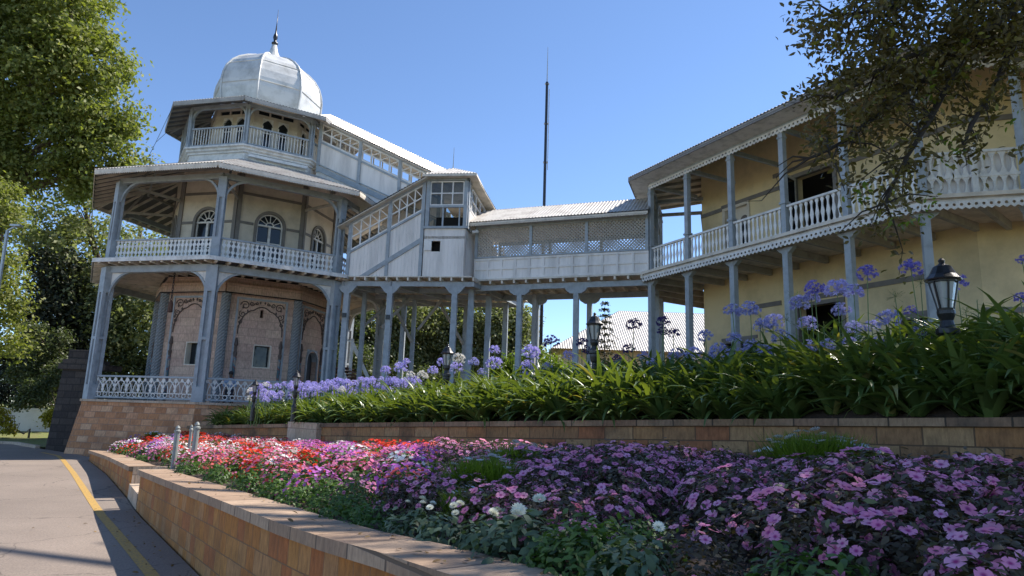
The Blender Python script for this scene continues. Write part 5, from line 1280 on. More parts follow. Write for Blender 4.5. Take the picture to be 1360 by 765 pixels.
# visible hanging boughs: world polylines
bough = {  # px,py,Y of the bough's course
 'a': [(1420, -60, 8.6), (1330, 30, 8.4), (1250, 60, 8.3), (1180, 85, 8.2), (1110, 130, 8.1)],
 'b': [(1420, -40, 8.8), (1300, 40, 8.6), (1260, 110, 8.5), (1235, 160, 8.4), (1200, 215, 8.3), (1175, 270, 8.2)],
 'c': [(1420, 0, 8.4), (1345, 60, 8.3), (1320, 120, 8.2), (1290, 165, 8.1), (1280, 195, 8.1)],
 'd': [(1400, -50, 8.2), (1240, -10, 8.2), (1160, 15, 8.1), (1110, 20, 8.1)],
 'e': [(1330, 20, 8.6), (1240, 90, 8.5), (1180, 140, 8.3), (1120, 190, 8.2), (1075, 210, 8.1)],
}
m = MB(); tw = []
for k, L in bough.items():
    P = resample([at(*q) for q in L], 14); m.tube([p+Vector((random.uniform(-.03, .03),)*3) for p in P], [lerp(.075, .018, i/13) for i in range(14)], 7)
    for i, p in enumerate(P[2:]):
        for j in range(3 if k != 'c' else 2):
            d = Vector((random.uniform(-1, .6), random.uniform(-.8, .8), random.uniform(-1.0, .35))).normalized()*random.uniform(.25, .75)
            if k == 'c': d *= .5
            q = p+d*.5+Vector((0, 0, .05)); e = p+d+Vector((0, 0, -.06)); m.tube([p, q, e], [.017, .011, .005], 5, cap=False); tw += [q, e, q.lerp(e, .5)]
            if random.random() < .5: e2 = e+Vector((random.uniform(-.3, .1), random.uniform(-.2, .2), random.uniform(-.35, .05))); m.tube([e, e2], [.005, .003], 4, cap=False); tw += [e2, e.lerp(e2, .5)]
m.build('hanging_bough', M['bark_dark'], big)
regions = [(1100, 40, 38), (1145, 55, 50), (1190, 30, 50), (1240, 20, 45), (1290, 10, 40), (1340, 20, 40), (1110, 105, 42), (1150, 130, 46), (1195, 100, 46), (1240, 75, 40), (1100, 150, 34), (1080, 205, 26), (1105, 190, 30), (1140, 185, 36), (1180, 165, 36), (1215, 130, 34), (1130, 240, 22), (1165, 220, 30), (1200, 210, 30), (1215, 245, 20), (1185, 260, 24), (1195, 290, 14), (1150, 260, 14), (1235, 195, 14), (1255, 155, 18), (1275, 120, 18), (1080, 180, 18), (1345, 130, 12), (1350, 90, 16), (1352, 200, 8), (1340, 60, 22), (1165, 80, 40), (1290, 50, 30), (1060, 120, 5), (1070, 60, 6), (1240, 215, 10)]
C = []
for x, y, r in regions:
    for i in range(int((.016 if y < 60 else (.010 if x < 1220 else .0045))*r*r)+2):
        d = random.uniform(0, 1)**.5*r; an = random.uniform(0, 6.28); p = at(x+d*math.cos(an), y+d*math.sin(an), random.uniform(7.5, 8.9)); tw.append(p)
for p in tw:
    py_ = proj(p)[1]; k = random.randint(8, 16) if py_ < 120 else random.randint(3, 10)
    if py_ > 150 and proj(p)[0] < 1075: continue
    C.append(np.array(p)+rng.normal(0, .085, (k, 3)))
C = np.concatenate(C)
o0 = np.array(big.location); me = leaf_mesh('hanging_foliage', C-o0, np.tile([-.2, -.3, .6], (len(C), 1)), .092, LM['over'], .9, LEAF, LF_F); o = bpy.data.objects.new('hanging_foliage', me); col.objects.link(o); o.parent = big
yl_ = []  # lime leaf sprays paint sunlit spots into the dark crown
for x, y in ((1255, 190), (1262, 205), (1240, 100), (1275, 95), (1280, 60), (1225, 275), (1222, 290), (1190, 300), (1150, 250), (1235, 130), (1345, 160), (1270, 200), (1140, 262)):
    p = at(x, y, 8.0); yl_.append(np.array(p)+rng.normal(0, .06, (9, 3)))
C = np.concatenate(yl_); me = leaf_mesh('sunlit_foliage', C-o0, np.tile([-.2, -.3, .6], (len(C), 1)), .085, LM['lime'], .9, LEAF, LF_F); o = bpy.data.objects.new('sunlit_foliage', me); col.objects.link(o); o.parent = big

# ---- agapanthus bed ----
def strap_mesh(nl, L, wd, mat, seed, up_=.9):
    rs = random.Random(seed); V = []; Fc = []
    for i in range(nl):
        an = rs.uniform(0, 6.28); ln = L*rs.uniform(.65, 1.15); el = rs.uniform(.75, 1.4) if rs.random() < .6 else rs.uniform(.45, 1.0); drop = rs.uniform(.9, 2.2)
        x, z = rs.uniform(0, .06), 0.; n = 7; ca, sa = math.cos(an), math.sin(an); th = el; base = len(V); tw_ = rs.uniform(-.5, .5)
        for k in range(n+1):
            t = k/n; w_ = wd*rs.uniform(.97, 1.03)*(0.55+.9*math.sin(min(1, t*1.15+.12)*math.pi)**.7 if t < .98 else .05); w_ = max(w_, .002)
            if k == n: w_ = .002
            off = w_*.5; sx, sy = -sa, ca; lift = .25*w_
            cx_, cy_ = x*ca, x*sa
            V += [(cx_+sx*off, cy_+sy*off, z+lift+tw_*off*t), (cx_, cy_, z), (cx_-sx*off, cy_-sy*off, z+lift-tw_*off*t)]
            x += ln/n*math.cos(th); z += ln/n*math.sin(th); th -= drop/n*(.4+1.2*t)
        for k in range(n):
            a = base+3*k; Fc += [(a, a+1, a+4, a+3), (a+1, a+2, a+5, a+4)]
    me = bpy.data.meshes.new('foliage'); me.from_pydata(V, [], Fc); me.update(); me.materials.append(mat); me.polygons.foreach_set('use_smooth', [True]*len(Fc)); return me
strapm = leafmat('glossy strap leaves', (.078, .13, .036), (.145, .205, .056), .28, .32, (.34, .28, .10), tcol=(1.6, 1.45, .4), spec=.45)
straps = [strap_mesh(44, .70, .047, strapm, 10+i) for i in range(7)]
def umbel_mesh(n, R, mat, seed, kind='open'):
    rs = random.Random(seed); V = []; Fc = []
    for i in range(n):
        u = rs.uniform(-.55, 1); an = rs.uniform(0, 6.28); s = math.sqrt(1-u*u); d = Vector((s*math.cos(an), s*math.sin(an), u)); r0 = R*rs.uniform(.62, .85); L = R*rs.uniform(.28, .4)
        a = d.cross(Vector((.3, .2, 1))).normalized(); b = d.cross(a)
        if kind == 'open':
            for q in range(6):
                t = q*math.pi/3+rs.uniform(-.1, .1); e = (a*math.cos(t)+b*math.sin(t)); f = (a*math.cos(t+math.pi/2)+b*math.sin(t+math.pi/2)); c = d*r0; base = len(V)
                p1 = c+e*L*.25+d*L*.45; p2 = c+e*L*.75+d*L*.75
                V += [tuple(c), tuple(p1+f*L*.2), tuple(p2), tuple(p1-f*L*.2)]; Fc.append((base, base+1, base+2, base+3))
        else:
            c = d*r0; base = len(V); V += [tuple(c), tuple(c+a*L*.14+d*L*.4), tuple(c+d*L*.9), tuple(c-a*L*.14+d*L*.4)]; Fc.append((base, base+1, base+2, base+3))
        base = len(V); w_ = .0022; V += [tuple(a*w_), tuple(-a*w_), tuple(d*r0-a*w_), tuple(d*r0+a*w_)]; Fc.append((base, base+1, base+2, base+3))
    me = bpy.data.meshes.new('flower_head'); me.from_pydata(V, [], Fc); me.update(); me.materials.append(mat); return me
def petal(name, c1, c2, tr=.25):
    m = leafmat(name, c1, c2, tr, .6, None, tcol=(1.1, 1.0, 1.15), spec=.15); return m
pm = {'lilac': petal('lilac petals', (.46, .43, .76), (.64, .60, .88)), 'violet': petal('violet petals', (.20, .17, .52), (.34, .30, .68)), 'dusk': petal('dusky blue petals', (.34, .35, .60), (.48, .49, .74)),
      'whitef': petal('cream white petals', (.72, .72, .62), (.8, .8, .72)), 'spent': leafmat('spent green seed heads', (.12, .16, .07), (.2, .24, .12), .2, .6), 'shadef': petal('shade darkened purple petals', (.06, .045, .16), (.10, .07, .24))}  # the darkest purple has the shade on the silhouetted heads painted in
heads = {k: [umbel_mesh(42 if k != 'spent' else 36, .12, v, 20+i, 'open' if k not in ('spent',) else 'bud') for i in range(2)] for k, v in pm.items()}
m_ = MB(); m_.tube([(0, 0, 0), (.004, 0, .5), (0, .006, 1)], [.0075, .006, .005], 6); stalk_proto = m_.build('flower_stalk', leafmat('green flower stalk', (.10, .16, .05), (.14, .2, .06), .05, .5), uv=False); stalk_me = stalk_proto.data; bpy.data.objects.remove(stalk_proto)
agg = 'agapanthus clumps in the raised bed'
GP = [(terr(i/80, d), i/80, d) for i in range(81) for d in (0, .4, .8, 1.3, 1.9, 2.6, 3.5, 4.6, 6, 8, 11)]
def ground_z(x, y):
    return min(GP, key=lambda g: (g[0].x-x)**2+(g[0].y-y)**2)[0].z
nag = 0; random.seed(11)
f = 0.03
rows = [(.08, .40), (.42, .44), (.85, .5), (1.4, .58), (2.1, .7), (2.9, .7), (3.8, .7), (4.7, .8)]
ULEN = sum((Ut[i+1]-Ut[i]).length for i in range(nA-1))
def view_ok(p, mx=90):
    x, y = proj(p); d = Vector(p).dot(fwd); return d > .3 and -mx < x < 1360+mx and -mx < y < 765+mx*2
for d, sp in rows:
    n = int(ULEN/sp)
    for i in range(n):
        f = (i+random.uniform(.2, .8))/n; p = terr(f, d+random.uniform(-.12, .12))
        if p.y < 4.5 or f < .04 or not view_ok(p, 120): continue
        if p.x < -9.3 or (d > 3 and p.x > -2): continue
        k = lerp(1.0, 1.5, max(0, min(1, (f-.08)*1.9)))*random.uniform(.88, 1.12)
        sunny = p.x < 1
        t = thing('agapanthus', p, 'agapanthus clump of bright green strap leaves in the sunny left part of the raised bed' if sunny else 'agapanthus clump of dark green strap leaves in the shaded right part of the raised bed', 'agapanthus', agg if sunny else 'shaded '+agg)
        t.rotation_euler = (0, 0, random.uniform(0, 6.28)); t.scale = (k, k, k*random.uniform(.9, 1.1))
        o = bpy.data.objects.new('foliage', straps[random.randrange(7)]); col.objects.link(o); o.parent = t; nag += 1
print('agapanthus', nag)
def bloom(px, py, Y, kind, size, label, group):
    top = at(px, py, Y); z0 = ground_z(top.x, top.y); lean = random.uniform(-.06, .06); H = max(.3, top.z-z0)
    t = thing('agapanthus_flower', (top.x-lean*H, top.y, z0), label, 'flower', group)
    s = bpy.data.objects.new('flower_stalk', stalk_me); col.objects.link(s); s.parent = t; k = max(1, Y/9)
    s.scale = (k, k, H); s.rotation_euler = (0, math.atan(lean), 0)
    h = bpy.data.objects.new('flower_head', heads[kind][random.randrange(2)]); col.objects.link(h); h.parent = t; h.location = (lean*H, 0, H); q = size/.24; h.scale = (q, q, q*.85); h.rotation_euler = (random.uniform(-.2, .2), random.uniform(-.2, .2), random.uniform(0, 6)); return t
BL = [(1152, 364, 8.4, 'violet', 27), (1210, 357, 8.2, 'violet', 29), (1082, 383, 9.6, 'violet', 27), (1078, 396, 9.8, 'dusk', 22), (1112, 385, 8.8, 'lilac', 33), (1134, 388, 9.0, 'lilac', 26), (973, 413, 11.6, 'dusk', 23), (997, 411, 11.2, 'dusk', 27),
 (1027, 429, 10.6, 'dusk', 28), (1013, 433, 10.9, 'dusk', 24), (1062, 404, 10, 'dusk', 28), (1057, 394, 10.4, 'spent', 24), (1072, 431, 10.3, 'dusk', 26), (1118, 412, 9.6, 'dusk', 25), (1094, 434, 9.8, 'spent', 20), (1134, 436, 9.6, 'dusk', 22),
 (1158, 434, 9.6, 'dusk', 20), (1180, 425, 9.0, 'dusk', 31), (1189, 394, 8.8, 'spent', 26), (1210, 413, 9.2, 'violet', 17), (1223, 375, 8.8, 'spent', 24), (1271, 375, 9.4, 'violet', 26), (1223, 443, 9.2, 'dusk', 28), (1283, 414, 9.0, 'spent', 18), (1298, 399, 8.8, 'spent', 5),
 (1358, 345, 8.0, 'violet', 16), (1356, 396, 8.0, 'violet', 18), (1036, 447, 10.6, 'dusk', 24), (999, 460, 11.2, 'dusk', 24), (955, 466, 12, 'dusk', 27), (937, 447, 12.4, 'dusk', 20), (921, 470, 12.8, 'lilac', 22), (899, 473, 13, 'dusk', 26), (867, 483, 13, 'lilac', 18),
 (854, 473, 13.6, 'dusk', 16), (842, 432, 13.6, 'shadef', 21), (881, 428, 13.2, 'shadef', 19), (895, 443, 13.2, 'shadef', 16), (835, 464, 13.8, 'shadef', 17), (880, 440, 13.4, 'shadef', 15), (1075, 460, 10.2, 'dusk', 22), (1100, 458, 9.9, 'dusk', 20), (821, 478, 14.2, 'shadef', 17),
 (657, 465, 17, 'lilac', 15), (629, 481, 17, 'dusk', 15), (609, 477, 16.4, 'whitef', 18), (606, 489, 16.8, 'lilac', 18), (588, 481, 17.2, 'lilac', 15), (656, 484, 16, 'lilac', 23), (705, 469, 15.4, 'lilac', 25), (701, 486, 15.6, 'lilac', 18), (697, 499, 15.6, 'lilac', 13),
 (755, 473, 15, 'lilac', 16), (732, 454, 14.8, 'shadef', 22), (773, 456, 14.6, 'shadef', 17), (779, 466, 14.8, 'shadef', 14), (532, 489, 18.4, 'lilac', 18), (545, 498, 18.2, 'whitef', 12), (561, 499, 17.8, 'whitef', 16), (512, 492, 18.8, 'lilac', 14), (727, 487, 15.2, 'dusk', 14), (780, 484, 14.6, 'whitef', 9), (798, 488, 14.4, 'spent', 14), (464, 512, 20, 'whitef', 10), (575, 492, 17.4, 'lilac', 14), (540, 480, 18.4, 'lilac', 10), (640, 494, 16.6, 'dusk', 12), (1045, 425, 10.8, 'spent', 20), (1010, 420, 11, 'spent', 14), (975, 450, 11.6, 'dusk', 20), (985, 470, 11.2, 'dusk', 20), (945, 478, 12, 'dusk', 20), (1016, 466, 10.8, 'dusk', 20), (1128, 455, 9.4, 'dusk', 18), (1165, 455, 9.2, 'dusk', 18)]
desc = {'violet': 'deep violet', 'lilac': 'pale lilac', 'dusk': 'dusky blue', 'whitef': 'cream white', 'spent': 'spent green', 'shadef': 'shade-darkened purple'}
seen = {}
for px, py, Y, kd, s in BL:
    where = 'before the villa' if px > 930 else ('below the bridge end' if px > 800 else ('before the bridge posts' if px > 640 else 'before the stair hall posts'))
    lb = f'{desc[kd]} agapanthus flower head on a tall stalk {where}'
    bloom(px, py, Y, kd, s*Y/FPX*1.02, lb, f'{desc[kd]} agapanthus flowers {where}')
for i in range(150):
    px = random.uniform(330, 562); e = 526-(px-282)*.055; py = e+random.uniform(-11, 10); Y = random.uniform(18.6, 21.2) if px < 480 else random.uniform(17.5, 19.5)
    if px < 330: py += 3
    bloom(px, py, Y, 'lilac' if random.random() < .93 else 'whitef', 10.5*Y/FPX*random.uniform(.85, 1.15), 'pale lilac agapanthus flower in the dense sunlit drift before the pavilion', 'lilac agapanthus drift before the pavilion')

# ---- flower bed plants ----
def dome_leaves(n, R, H, size, mat, seed, name='foliage', tmpl=LEAF, F=LF_F, spread=.45, deep=.5):
    global rng
    d = rng.normal(0, 1, (n, 3)); d[:, 2] = np.abs(d[:, 2]); d /= np.linalg.norm(d, axis=1, keepdims=True)
    r = deep+(1-deep)*rng.random((n, 1))**.5; C = d*r*np.array([R, R, H]); C += rng.normal(0, .02, C.shape)
    return leaf_mesh(name, C, d*.8+np.array([0, 0, .5]), size, mat, spread, tmpl, F)
def flower_mesh(np_, r, mat, cup=.1, w_=.62, notch=True, name='flower'):
    V = [(0, 0, 0)]; Fc = []
    for q in range(np_):
        a = q*2*math.pi/np_; da = math.pi/np_*(1.12 if np_ > 5 else 1.3)
        b = len(V); z = .0015*(q % 2)
        V += [(r*.5*math.cos(a-da*.8), r*.5*math.sin(a-da*.8), cup*r*.5+z), (r*.95*math.cos(a-da*.6), r*.95*math.sin(a-da*.6), cup*r+z), (r*(.9 if notch else 1.05)*math.cos(a), r*(.9 if notch else 1.05)*math.sin(a), cup*r+z+.002), (r*.95*math.cos(a+da*.6), r*.95*math.sin(a+da*.6), cup*r+z), (r*.5*math.cos(a+da*.8), r*.5*math.sin(a+da*.8), cup*r*.5+z)]
        Fc.append((0, b, b+1, b+2, b+3, b+4))
    me = bpy.data.meshes.new(name); me.from_pydata(V, [], Fc); me.update(); me.materials.append(mat); return me
def petal_obj(name, cols, tr=.25, eye=None, eyer=.012):
    """petals coloured per flower, darker eye in the middle"""
    m, nt, b = _new(name); oi = node(nt, 'ShaderNodeObjectInfo'); cr = node(nt, 'ShaderNodeValToRGB'); e = cr.color_ramp.elements
    while len(e) < len(cols): e.new(.5)
    for i, c in enumerate(cols): e[i].position = i/(max(1, len(cols)-1)); e[i].color = (*c, 1)
    nt.links.new(oi.outputs['Random'], cr.inputs[0]); last = cr.outputs[0]
    if eye:
        tc = node(nt, 'ShaderNodeTexCoord'); ln = node(nt, 'ShaderNodeVectorMath', operation='LENGTH'); nt.links.new(tc.outputs['Object'], ln.inputs[0]); mr = node(nt, 'ShaderNodeMapRange'); mr.inputs['From Min'].default_value = eyer*.3; mr.inputs['From Max'].default_value = eyer; nt.links.new(ln.outputs['Value'], mr.inputs[0])
        mx = node(nt, 'ShaderNodeMixRGB'); nt.links.new(mr.outputs[0], mx.inputs[0]); mx.inputs[1].default_value = (*eye, 1); nt.links.new(last, mx.inputs[2]); last = mx.outputs[0]
    nt.links.new(last, b.inputs[0]); b.inputs['Roughness'].default_value = .6; b.inputs['Specular IOR Level'].default_value = .15
    t = node(nt, 'ShaderNodeBsdfTranslucent'); nt.links.new(last, t.inputs[0]); ms = node(nt, 'ShaderNodeMixShader'); ms.inputs[0].default_value = tr; nt.links.new(b.outputs[0], ms.inputs[1]); nt.links.new(t.outputs[0], ms.inputs[2]); nt.links.new(ms.outputs[0], nt.nodes['Material Output'].inputs[0]); return m
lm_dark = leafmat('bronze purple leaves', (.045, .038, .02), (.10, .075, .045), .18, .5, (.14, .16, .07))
lm_green = leafmat('fresh green bedding leaves', (.05, .10, .025), (.10, .17, .04), .3, .5, (.15, .22, .07))
lm_grey = leafmat('grey green broad leaves', (.07, .11, .06), (.12, .17, .10), .2, .5, (.16, .2, .12))
imp_p = petal_obj('lilac pink impatiens petals', [(.78, .25, .46), (.84, .32, .52), (.88, .28, .42), (.80, .40, .60), (.88, .40, .50)], .3, (.40, .05, .22))
imp_m = flower_mesh(5, .0285, imp_p, .06, w_=.8)
white_p = petal_obj('white daisy petals', [(.78, .78, .80), (.7, .72, .8)], .2, (.15, .12, .2), .01); daisy_m = flower_mesh(11, .034, white_p, .12, notch=False)
red_p = petal_obj('scarlet petals', [(.65, .03, .015), (.72, .06, .02)], .25); red_m = flower_mesh(5, .024, red_p, .1)
cream_p = petal_obj('cream dahlia petals', [(.80, .78, .60), (.84, .84, .74)], .2)
def pompon_mesh(r, mat):
    V = []; Fc = []
    for ring, (el, n) in enumerate(((.15, 14), (.5, 12), (.85, 9), (1.2, 6))):
        for q in range(n):
            a = q*2*math.pi/n+ring*.3; d = Vector((math.cos(a)*math.cos(el), math.sin(a)*math.cos(el), math.sin(el)*.7)); s = Vector((-math.sin(a), math.cos(a), 0)); b = len(V)
            V += [tuple(d*r*.2), tuple(d*r*.7+s*r*.17), tuple(d*r+Vector((0, 0, r*.08))), tuple(d*r*.7-s*r*.17)]; Fc.append((b, b+1, b+2, b+3))
    me = bpy.data.meshes.new('flower'); me.from_pydata(V, [], Fc); me.update(); me.materials.append(mat); return me
dahlia_m = pompon_mesh(.042, cream_p)
def blossoms_mesh(n, R, H, r, mat, name='blossoms', k=5):
    d = rng.normal(0, 1, (n, 3)); d[:, 2] = np.abs(d[:, 2])+.25; d /= np.linalg.norm(d, axis=1, keepdims=True); C = d*np.array([R, R, H])*1.06
    tm = [(0, 0, 0)]; F = []
    for q in range(k): a = q*2*math.pi/k; tm += [(math.cos(a)*.95, math.sin(a)*.95, .12), (math.cos(a+math.pi/k)*.72, math.sin(a+math.pi/k)*.72, .08)]
    F = [tuple([0]+[1+((2*q+j) % (2*k)) for j in (-1, 0, 1)]) for q in range(k)]
    return leaf_mesh(name, C, d+np.array([.0, -.3, .5]), r, mat, .35, np.array(tm), F)
pet_cols = {'red': ([(.66, .035, .02), (.72, .07, .03)], 'scarlet'), 'pink': ([(.70, .16, .32), (.74, .30, .46)], 'rose pink'), 'magenta': ([(.50, .12, .46), (.60, .22, .60)], 'lilac magenta'), 'white': ([(.76, .74, .74), (.8, .78, .76)], 'white'), 'purple': ([(.28, .14, .52), (.40, .22, .66)], 'violet'), 'coral': ([(.70, .10, .08), (.74, .2, .2)], 'coral')}
def proto_plant(fmesh): return fmesh
R0 = .24
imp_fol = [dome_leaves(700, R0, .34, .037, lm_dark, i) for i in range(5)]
imp_loc = []
for v in range(5):
    L = []
    for q in range(40):
        u = random.uniform(.15, 1); a = random.uniform(0, 6.28); s = math.sqrt(1-u*u); d = Vector((s*math.cos(a), s*math.sin(a), u)); L.append((Vector((d.x*R0*1.1, d.y*R0*1.1, d.z*.33)), d))
    imp_loc.append(L)
def put_plant(name, label, cat, group, p, fol, flo, locs, scale=1., fscale=1.):
    t = thing(name, p, label, cat, group); t.scale = (scale,)*3
    o = bpy.data.objects.new('foliage', fol); col.objects.link(o); o.parent = t; an = random.uniform(0, 6.28); o.rotation_euler = (0, 0, an); R3 = Matrix.Rotation(an, 3, 'Z')
    for q, d in locs:
        f_ = bpy.data.objects.new('flower', flo); col.objects.link(f_); f_.parent = t; f_.location = R3@q
        n_ = (R3@d+Vector((random.uniform(-.3, .3), random.uniform(-.6, .1), random.uniform(0, .5)))).normalized(); f_.rotation_euler = n_.to_track_quat('Z', 'Y').to_euler(); f_.rotation_euler.rotate_axis('Z', random.uniform(0, 6))
        k = fscale*random.uniform(.8, 1.15); f_.scale = (k, k, k)
    return t
pet_fol = [dome_leaves(150, .22, .22, .06, lm_green, i) for i in range(4)]
pet_blo = {}
for k, (cs, nm) in pet_cols.items():
    mt = leafmat(nm+' petunia petals', cs[0], cs[1], .25, .6, None, tcol=(1.2, 1, 1), spec=.1); pet_blo[k] = [blossoms_mesh(90, .23, .25, .0185, mt) for i in range(2)]
green_fol = [dome_leaves(420, .26, .28, .055, lm_green, i) for i in range(3)]
grey_fol = [dome_leaves(300, .25, .27, .075, lm_grey, i) for i in range(3)]
grass_me = []
def tuft(n, R, H, mat, seed):
    rs = random.Random(seed); V = []; Fc = []
    for i in range(n):
        a = rs.uniform(0, 6.28); l = H*rs.uniform(.6, 1.1); b0 = Vector((rs.uniform(-1, 1)*R*.5, rs.uniform(-1, 1)*R*.5, 0)); out = Vector((math.cos(a), math.sin(a), 0))*R*rs.uniform(.1, .8); b = len(V); s = Vector((-math.sin(a), math.cos(a), 0))*.008
        V += [tuple(b0-s), tuple(b0+s), tuple(b0+out*.4+Vector((0, 0, l*.6))+s), tuple(b0+out+Vector((0, 0, l))), tuple(b0+out*.4+Vector((0, 0, l*.6))-s)]; Fc += [(b, b+1, b+2, b+4), (b+4, b+2, b+3)]
    me = bpy.data.meshes.new('foliage'); me.from_pydata(V, [], Fc); me.update(); me.materials.append(mat); return me
daisy_fol = [tuft(1500, .42, .44, LM['lime'], i) for i in range(2)]  # lime leaves put a patch of sun into the bush's colour
specials = []   # (px, py, kind, radius px) zones
def zone(px, py):
    """what grows where in the bed (from the far end to the near end)"""
    if px < 235: return 'far'
    if px < 400: return 'mix'
    if px < 585 and py < 640: return 'pinkmix'
    return 'imp'
cnt = {}
sp = .31; random.seed(21)
LL = sum((La[i+1]-La[i]).length for i in range(nA-1))
ns = int(LL/sp)
planted = []
fixed = [  # px, py (of the plant's middle), kind, scale
 (548, 690, 'dahlia', .62), (590, 700, 'dahlia', .62), (640, 712, 'dahlia', .66), (690, 735, 'dahlia', .8), (735, 700, 'greenleaf', .62), (770, 735, 'greenleaf', .8), (830, 740, 'dahliaw', .72), (790, 690, 'greenleaf', .66), (850, 690, 'greenleaf', .6), (1080, 745, 'greenleaf', .8), (1085, 618, 'daisy', 1.35), (1130, 622, 'daisy', 1.15), (1050, 618, 'daisy', 1.05), (690, 622, 'daisy', 1.0), (640, 640, 'daisy', .9), (620, 660, 'daisy', .55), (250, 620, 'green', .8), (290, 632, 'green', .8), (330, 640, 'green', .85), (365, 648, 'green', .8), (395, 655, 'green', .75), (430, 660, 'green', .7), (270, 610, 'green', .7), (462, 660, 'green', .8), (500, 660, 'green', .7), (480, 640, 'green', .8), (1348, 752, 'redger', .6), (1240, 745, 'green', .5), (205, 578, 'daisy', .7), (440, 640, 'green', .8), (160, 597, 'green', .7), (190, 603, 'green', .6)]
def bed_point(px, py, h=.22):
    best = None
    for i in range(0, 200):
        for j in range(0, 24):
            p = bed(i/199, .03+j/24*.95); d = (p+Vector((0, 0, h))).dot(fwd)
            if d < .8: continue
            x, y = proj(p+Vector((0, 0, h))); e = (x-px)**2+(y-py)**2
            if best is None or e < best[0]: best = (e, p)
    return best[1]
fx = []
for px, py, kd, s in fixed:
    p = bed_point(px, py); fx.append((p, kd, s))
LBL = {'dahlia': ('dahlia', 'low grey green dahlia with cream pompon flowers at the near edge of the bed', 'cream dahlias at the bed edge'), 'dahliaw': ('dahlia', 'grey green dahlia with a single yellow bud low in front of the impatiens', 'budding dahlias'), 'greenleaf': ('bedding_plant', 'mid green leafy plant without flowers among the nearest lilac impatiens', 'leafy plants among the impatiens'),
       'daisy': ('daisy_bush', 'feathery green bush of white daisies', 'white daisy bushes'), 'green': ('bedding_plant', 'fresh green leafy bedding plant along the coping of the low wall', 'green bedding plants along the coping'), 'redger': ('geranium', 'scarlet geranium at the lower right corner of the picture', None)}
for p, kd, s in fx:
    nm, lb, gr = LBL[kd]; px_, py_ = proj(p)
    if kd in ('dahlia', 'dahliaw'):
        locs = [(Vector((random.uniform(-.15, .15), random.uniform(-.2, .1), random.uniform(.25, .33))), Vector((0, -.4, 1))) for i in range(4 if kd == 'dahlia' else 1)]
        put_plant(nm, lb, 'dahlia', gr, p, grey_fol[random.randrange(3)], dahlia_m, locs, s*1.2)
    elif kd == 'greenleaf': put_plant(nm, lb, 'plant', gr, p, green_fol[random.randrange(3)], dahlia_m, [], s*1.2)
    elif kd == 'green': put_plant(nm, lb, 'plant', gr, p, green_fol[random.randrange(3)], dahlia_m, [], s)
    elif kd == 'redger': put_plant(nm, lb, 'geranium', gr, p, green_fol[0], red_m, [(Vector((random.uniform(-.12, .12), random.uniform(-.12, .12), random.uniform(.27, .33))), Vector((0, 0, 1))) for i in range(10)], s)
    else:
        locs = []
        for i in range(24): a = random.uniform(0, 6.28); r = random.uniform(.05, .4); locs.append((Vector((r*math.cos(a), r*math.sin(a), .50-r*.35)), Vector((0, -.5, 1))))
        lb2 = lb+(' below the retaining wall at right' if px_ > 900 else (' in the middle of the bed' if px_ > 400 else ' at the far left end'))
        put_plant(nm, lb2, 'daisies', 'white daisy bushes at right' if px_ > 900 else 'white daisy bushes in the middle', p, daisy_fol[random.randrange(2)], daisy_m, locs, s)
for i in range(ns-1, -1, -1):
    nt_ = None
    s_i = i/ns; a = bed(s_i, 0); b = bed(s_i, 1); W_ = (b-a).length; nt_ = max(2, int(W_/sp))
    for j in range(nt_):
        t_ = (j+.5+random.uniform(-.3, .3))/nt_; s2 = (i+random.uniform(-.3, .3))/ns
        if not 0 < s2 < 1 or t_ < .06 or t_ > .97: continue
        p = bed(s2, t_); pt = p+Vector((0, 0, .2))
        if pt.dot(fwd) < 1.0 or not view_ok(pt, 60): continue
        if any((p-q).length < .26*k+.06 for q, kd, k in fx): continue
        px, py = proj(pt)
        if 425 < px < 565 and 650 < py < 705 and py > 640+.12*(px-425): continue   # bare soil by the hose
        if px > 1290 and py < 640 and random.random() < .4: continue
        z = zone(px, py)
        if z != 'imp' and (random.random() < .42 or cnt.get('pet', 0) >= 298): continue
        if z == 'imp' and random.random() < .12: continue
        if z == 'imp':
            if cnt.get('imp', 0) >= 298: continue
            v = random.randrange(5); sc_ = random.uniform(.9, 1.2)*(1+.16*math.sin(p.x*1.9+1)*math.sin(p.y*1.3)); p = p+Vector((0, 0, .07*math.sin(p.x*1.6)*math.sin(p.y*1.1+.5)))
            locs = imp_loc[v][:random.randint(14, 40)]
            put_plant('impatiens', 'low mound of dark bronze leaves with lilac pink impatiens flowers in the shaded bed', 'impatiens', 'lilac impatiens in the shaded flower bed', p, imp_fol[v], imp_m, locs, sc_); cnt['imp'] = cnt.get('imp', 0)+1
        else:
            if z == 'far': k = random.choice(['white', 'white', 'magenta', 'purple', 'pink', 'red', 'white'])
            elif z == 'mix': k = random.choice(['coral', 'red', 'pink', 'pink', 'white', 'coral', 'white', 'pink'])
            else:
                k = random.choice(['magenta', 'pink', 'magenta', 'magenta', 'white', 'pink', 'coral'])
                if 470 < px < 570 and py < 598: k = 'red'
            if any(math.hypot(px-a_, (py-b_)*1.5) < r_*.75 for a_, b_, r_ in ((290, 625, 20), (335, 606, 22), (346, 622, 16), (520, 582, 40), (195, 585, 18), (255, 583, 20), (405, 618, 14))): k = 'red'
            tt = thing('petunia', p, f'petunia mound covered in {pet_cols[k][1]} flowers in the sunny far part of the bed', 'petunia', f'{pet_cols[k][1]} petunias in the flower bed'); sc_ = random.uniform(1.05, 1.4); tt.scale = (sc_,)*3
            o = bpy.data.objects.new('foliage', pet_fol[random.randrange(4)]); col.objects.link(o); o.parent = tt; o2 = bpy.data.objects.new('blossoms', pet_blo[k][random.randrange(2)]); col.objects.link(o2); o2.parent = tt; tt.rotation_euler = (0, 0, random.uniform(0, 6)); cnt['pet'] = cnt.get('pet', 0)+1
print('bed', cnt)
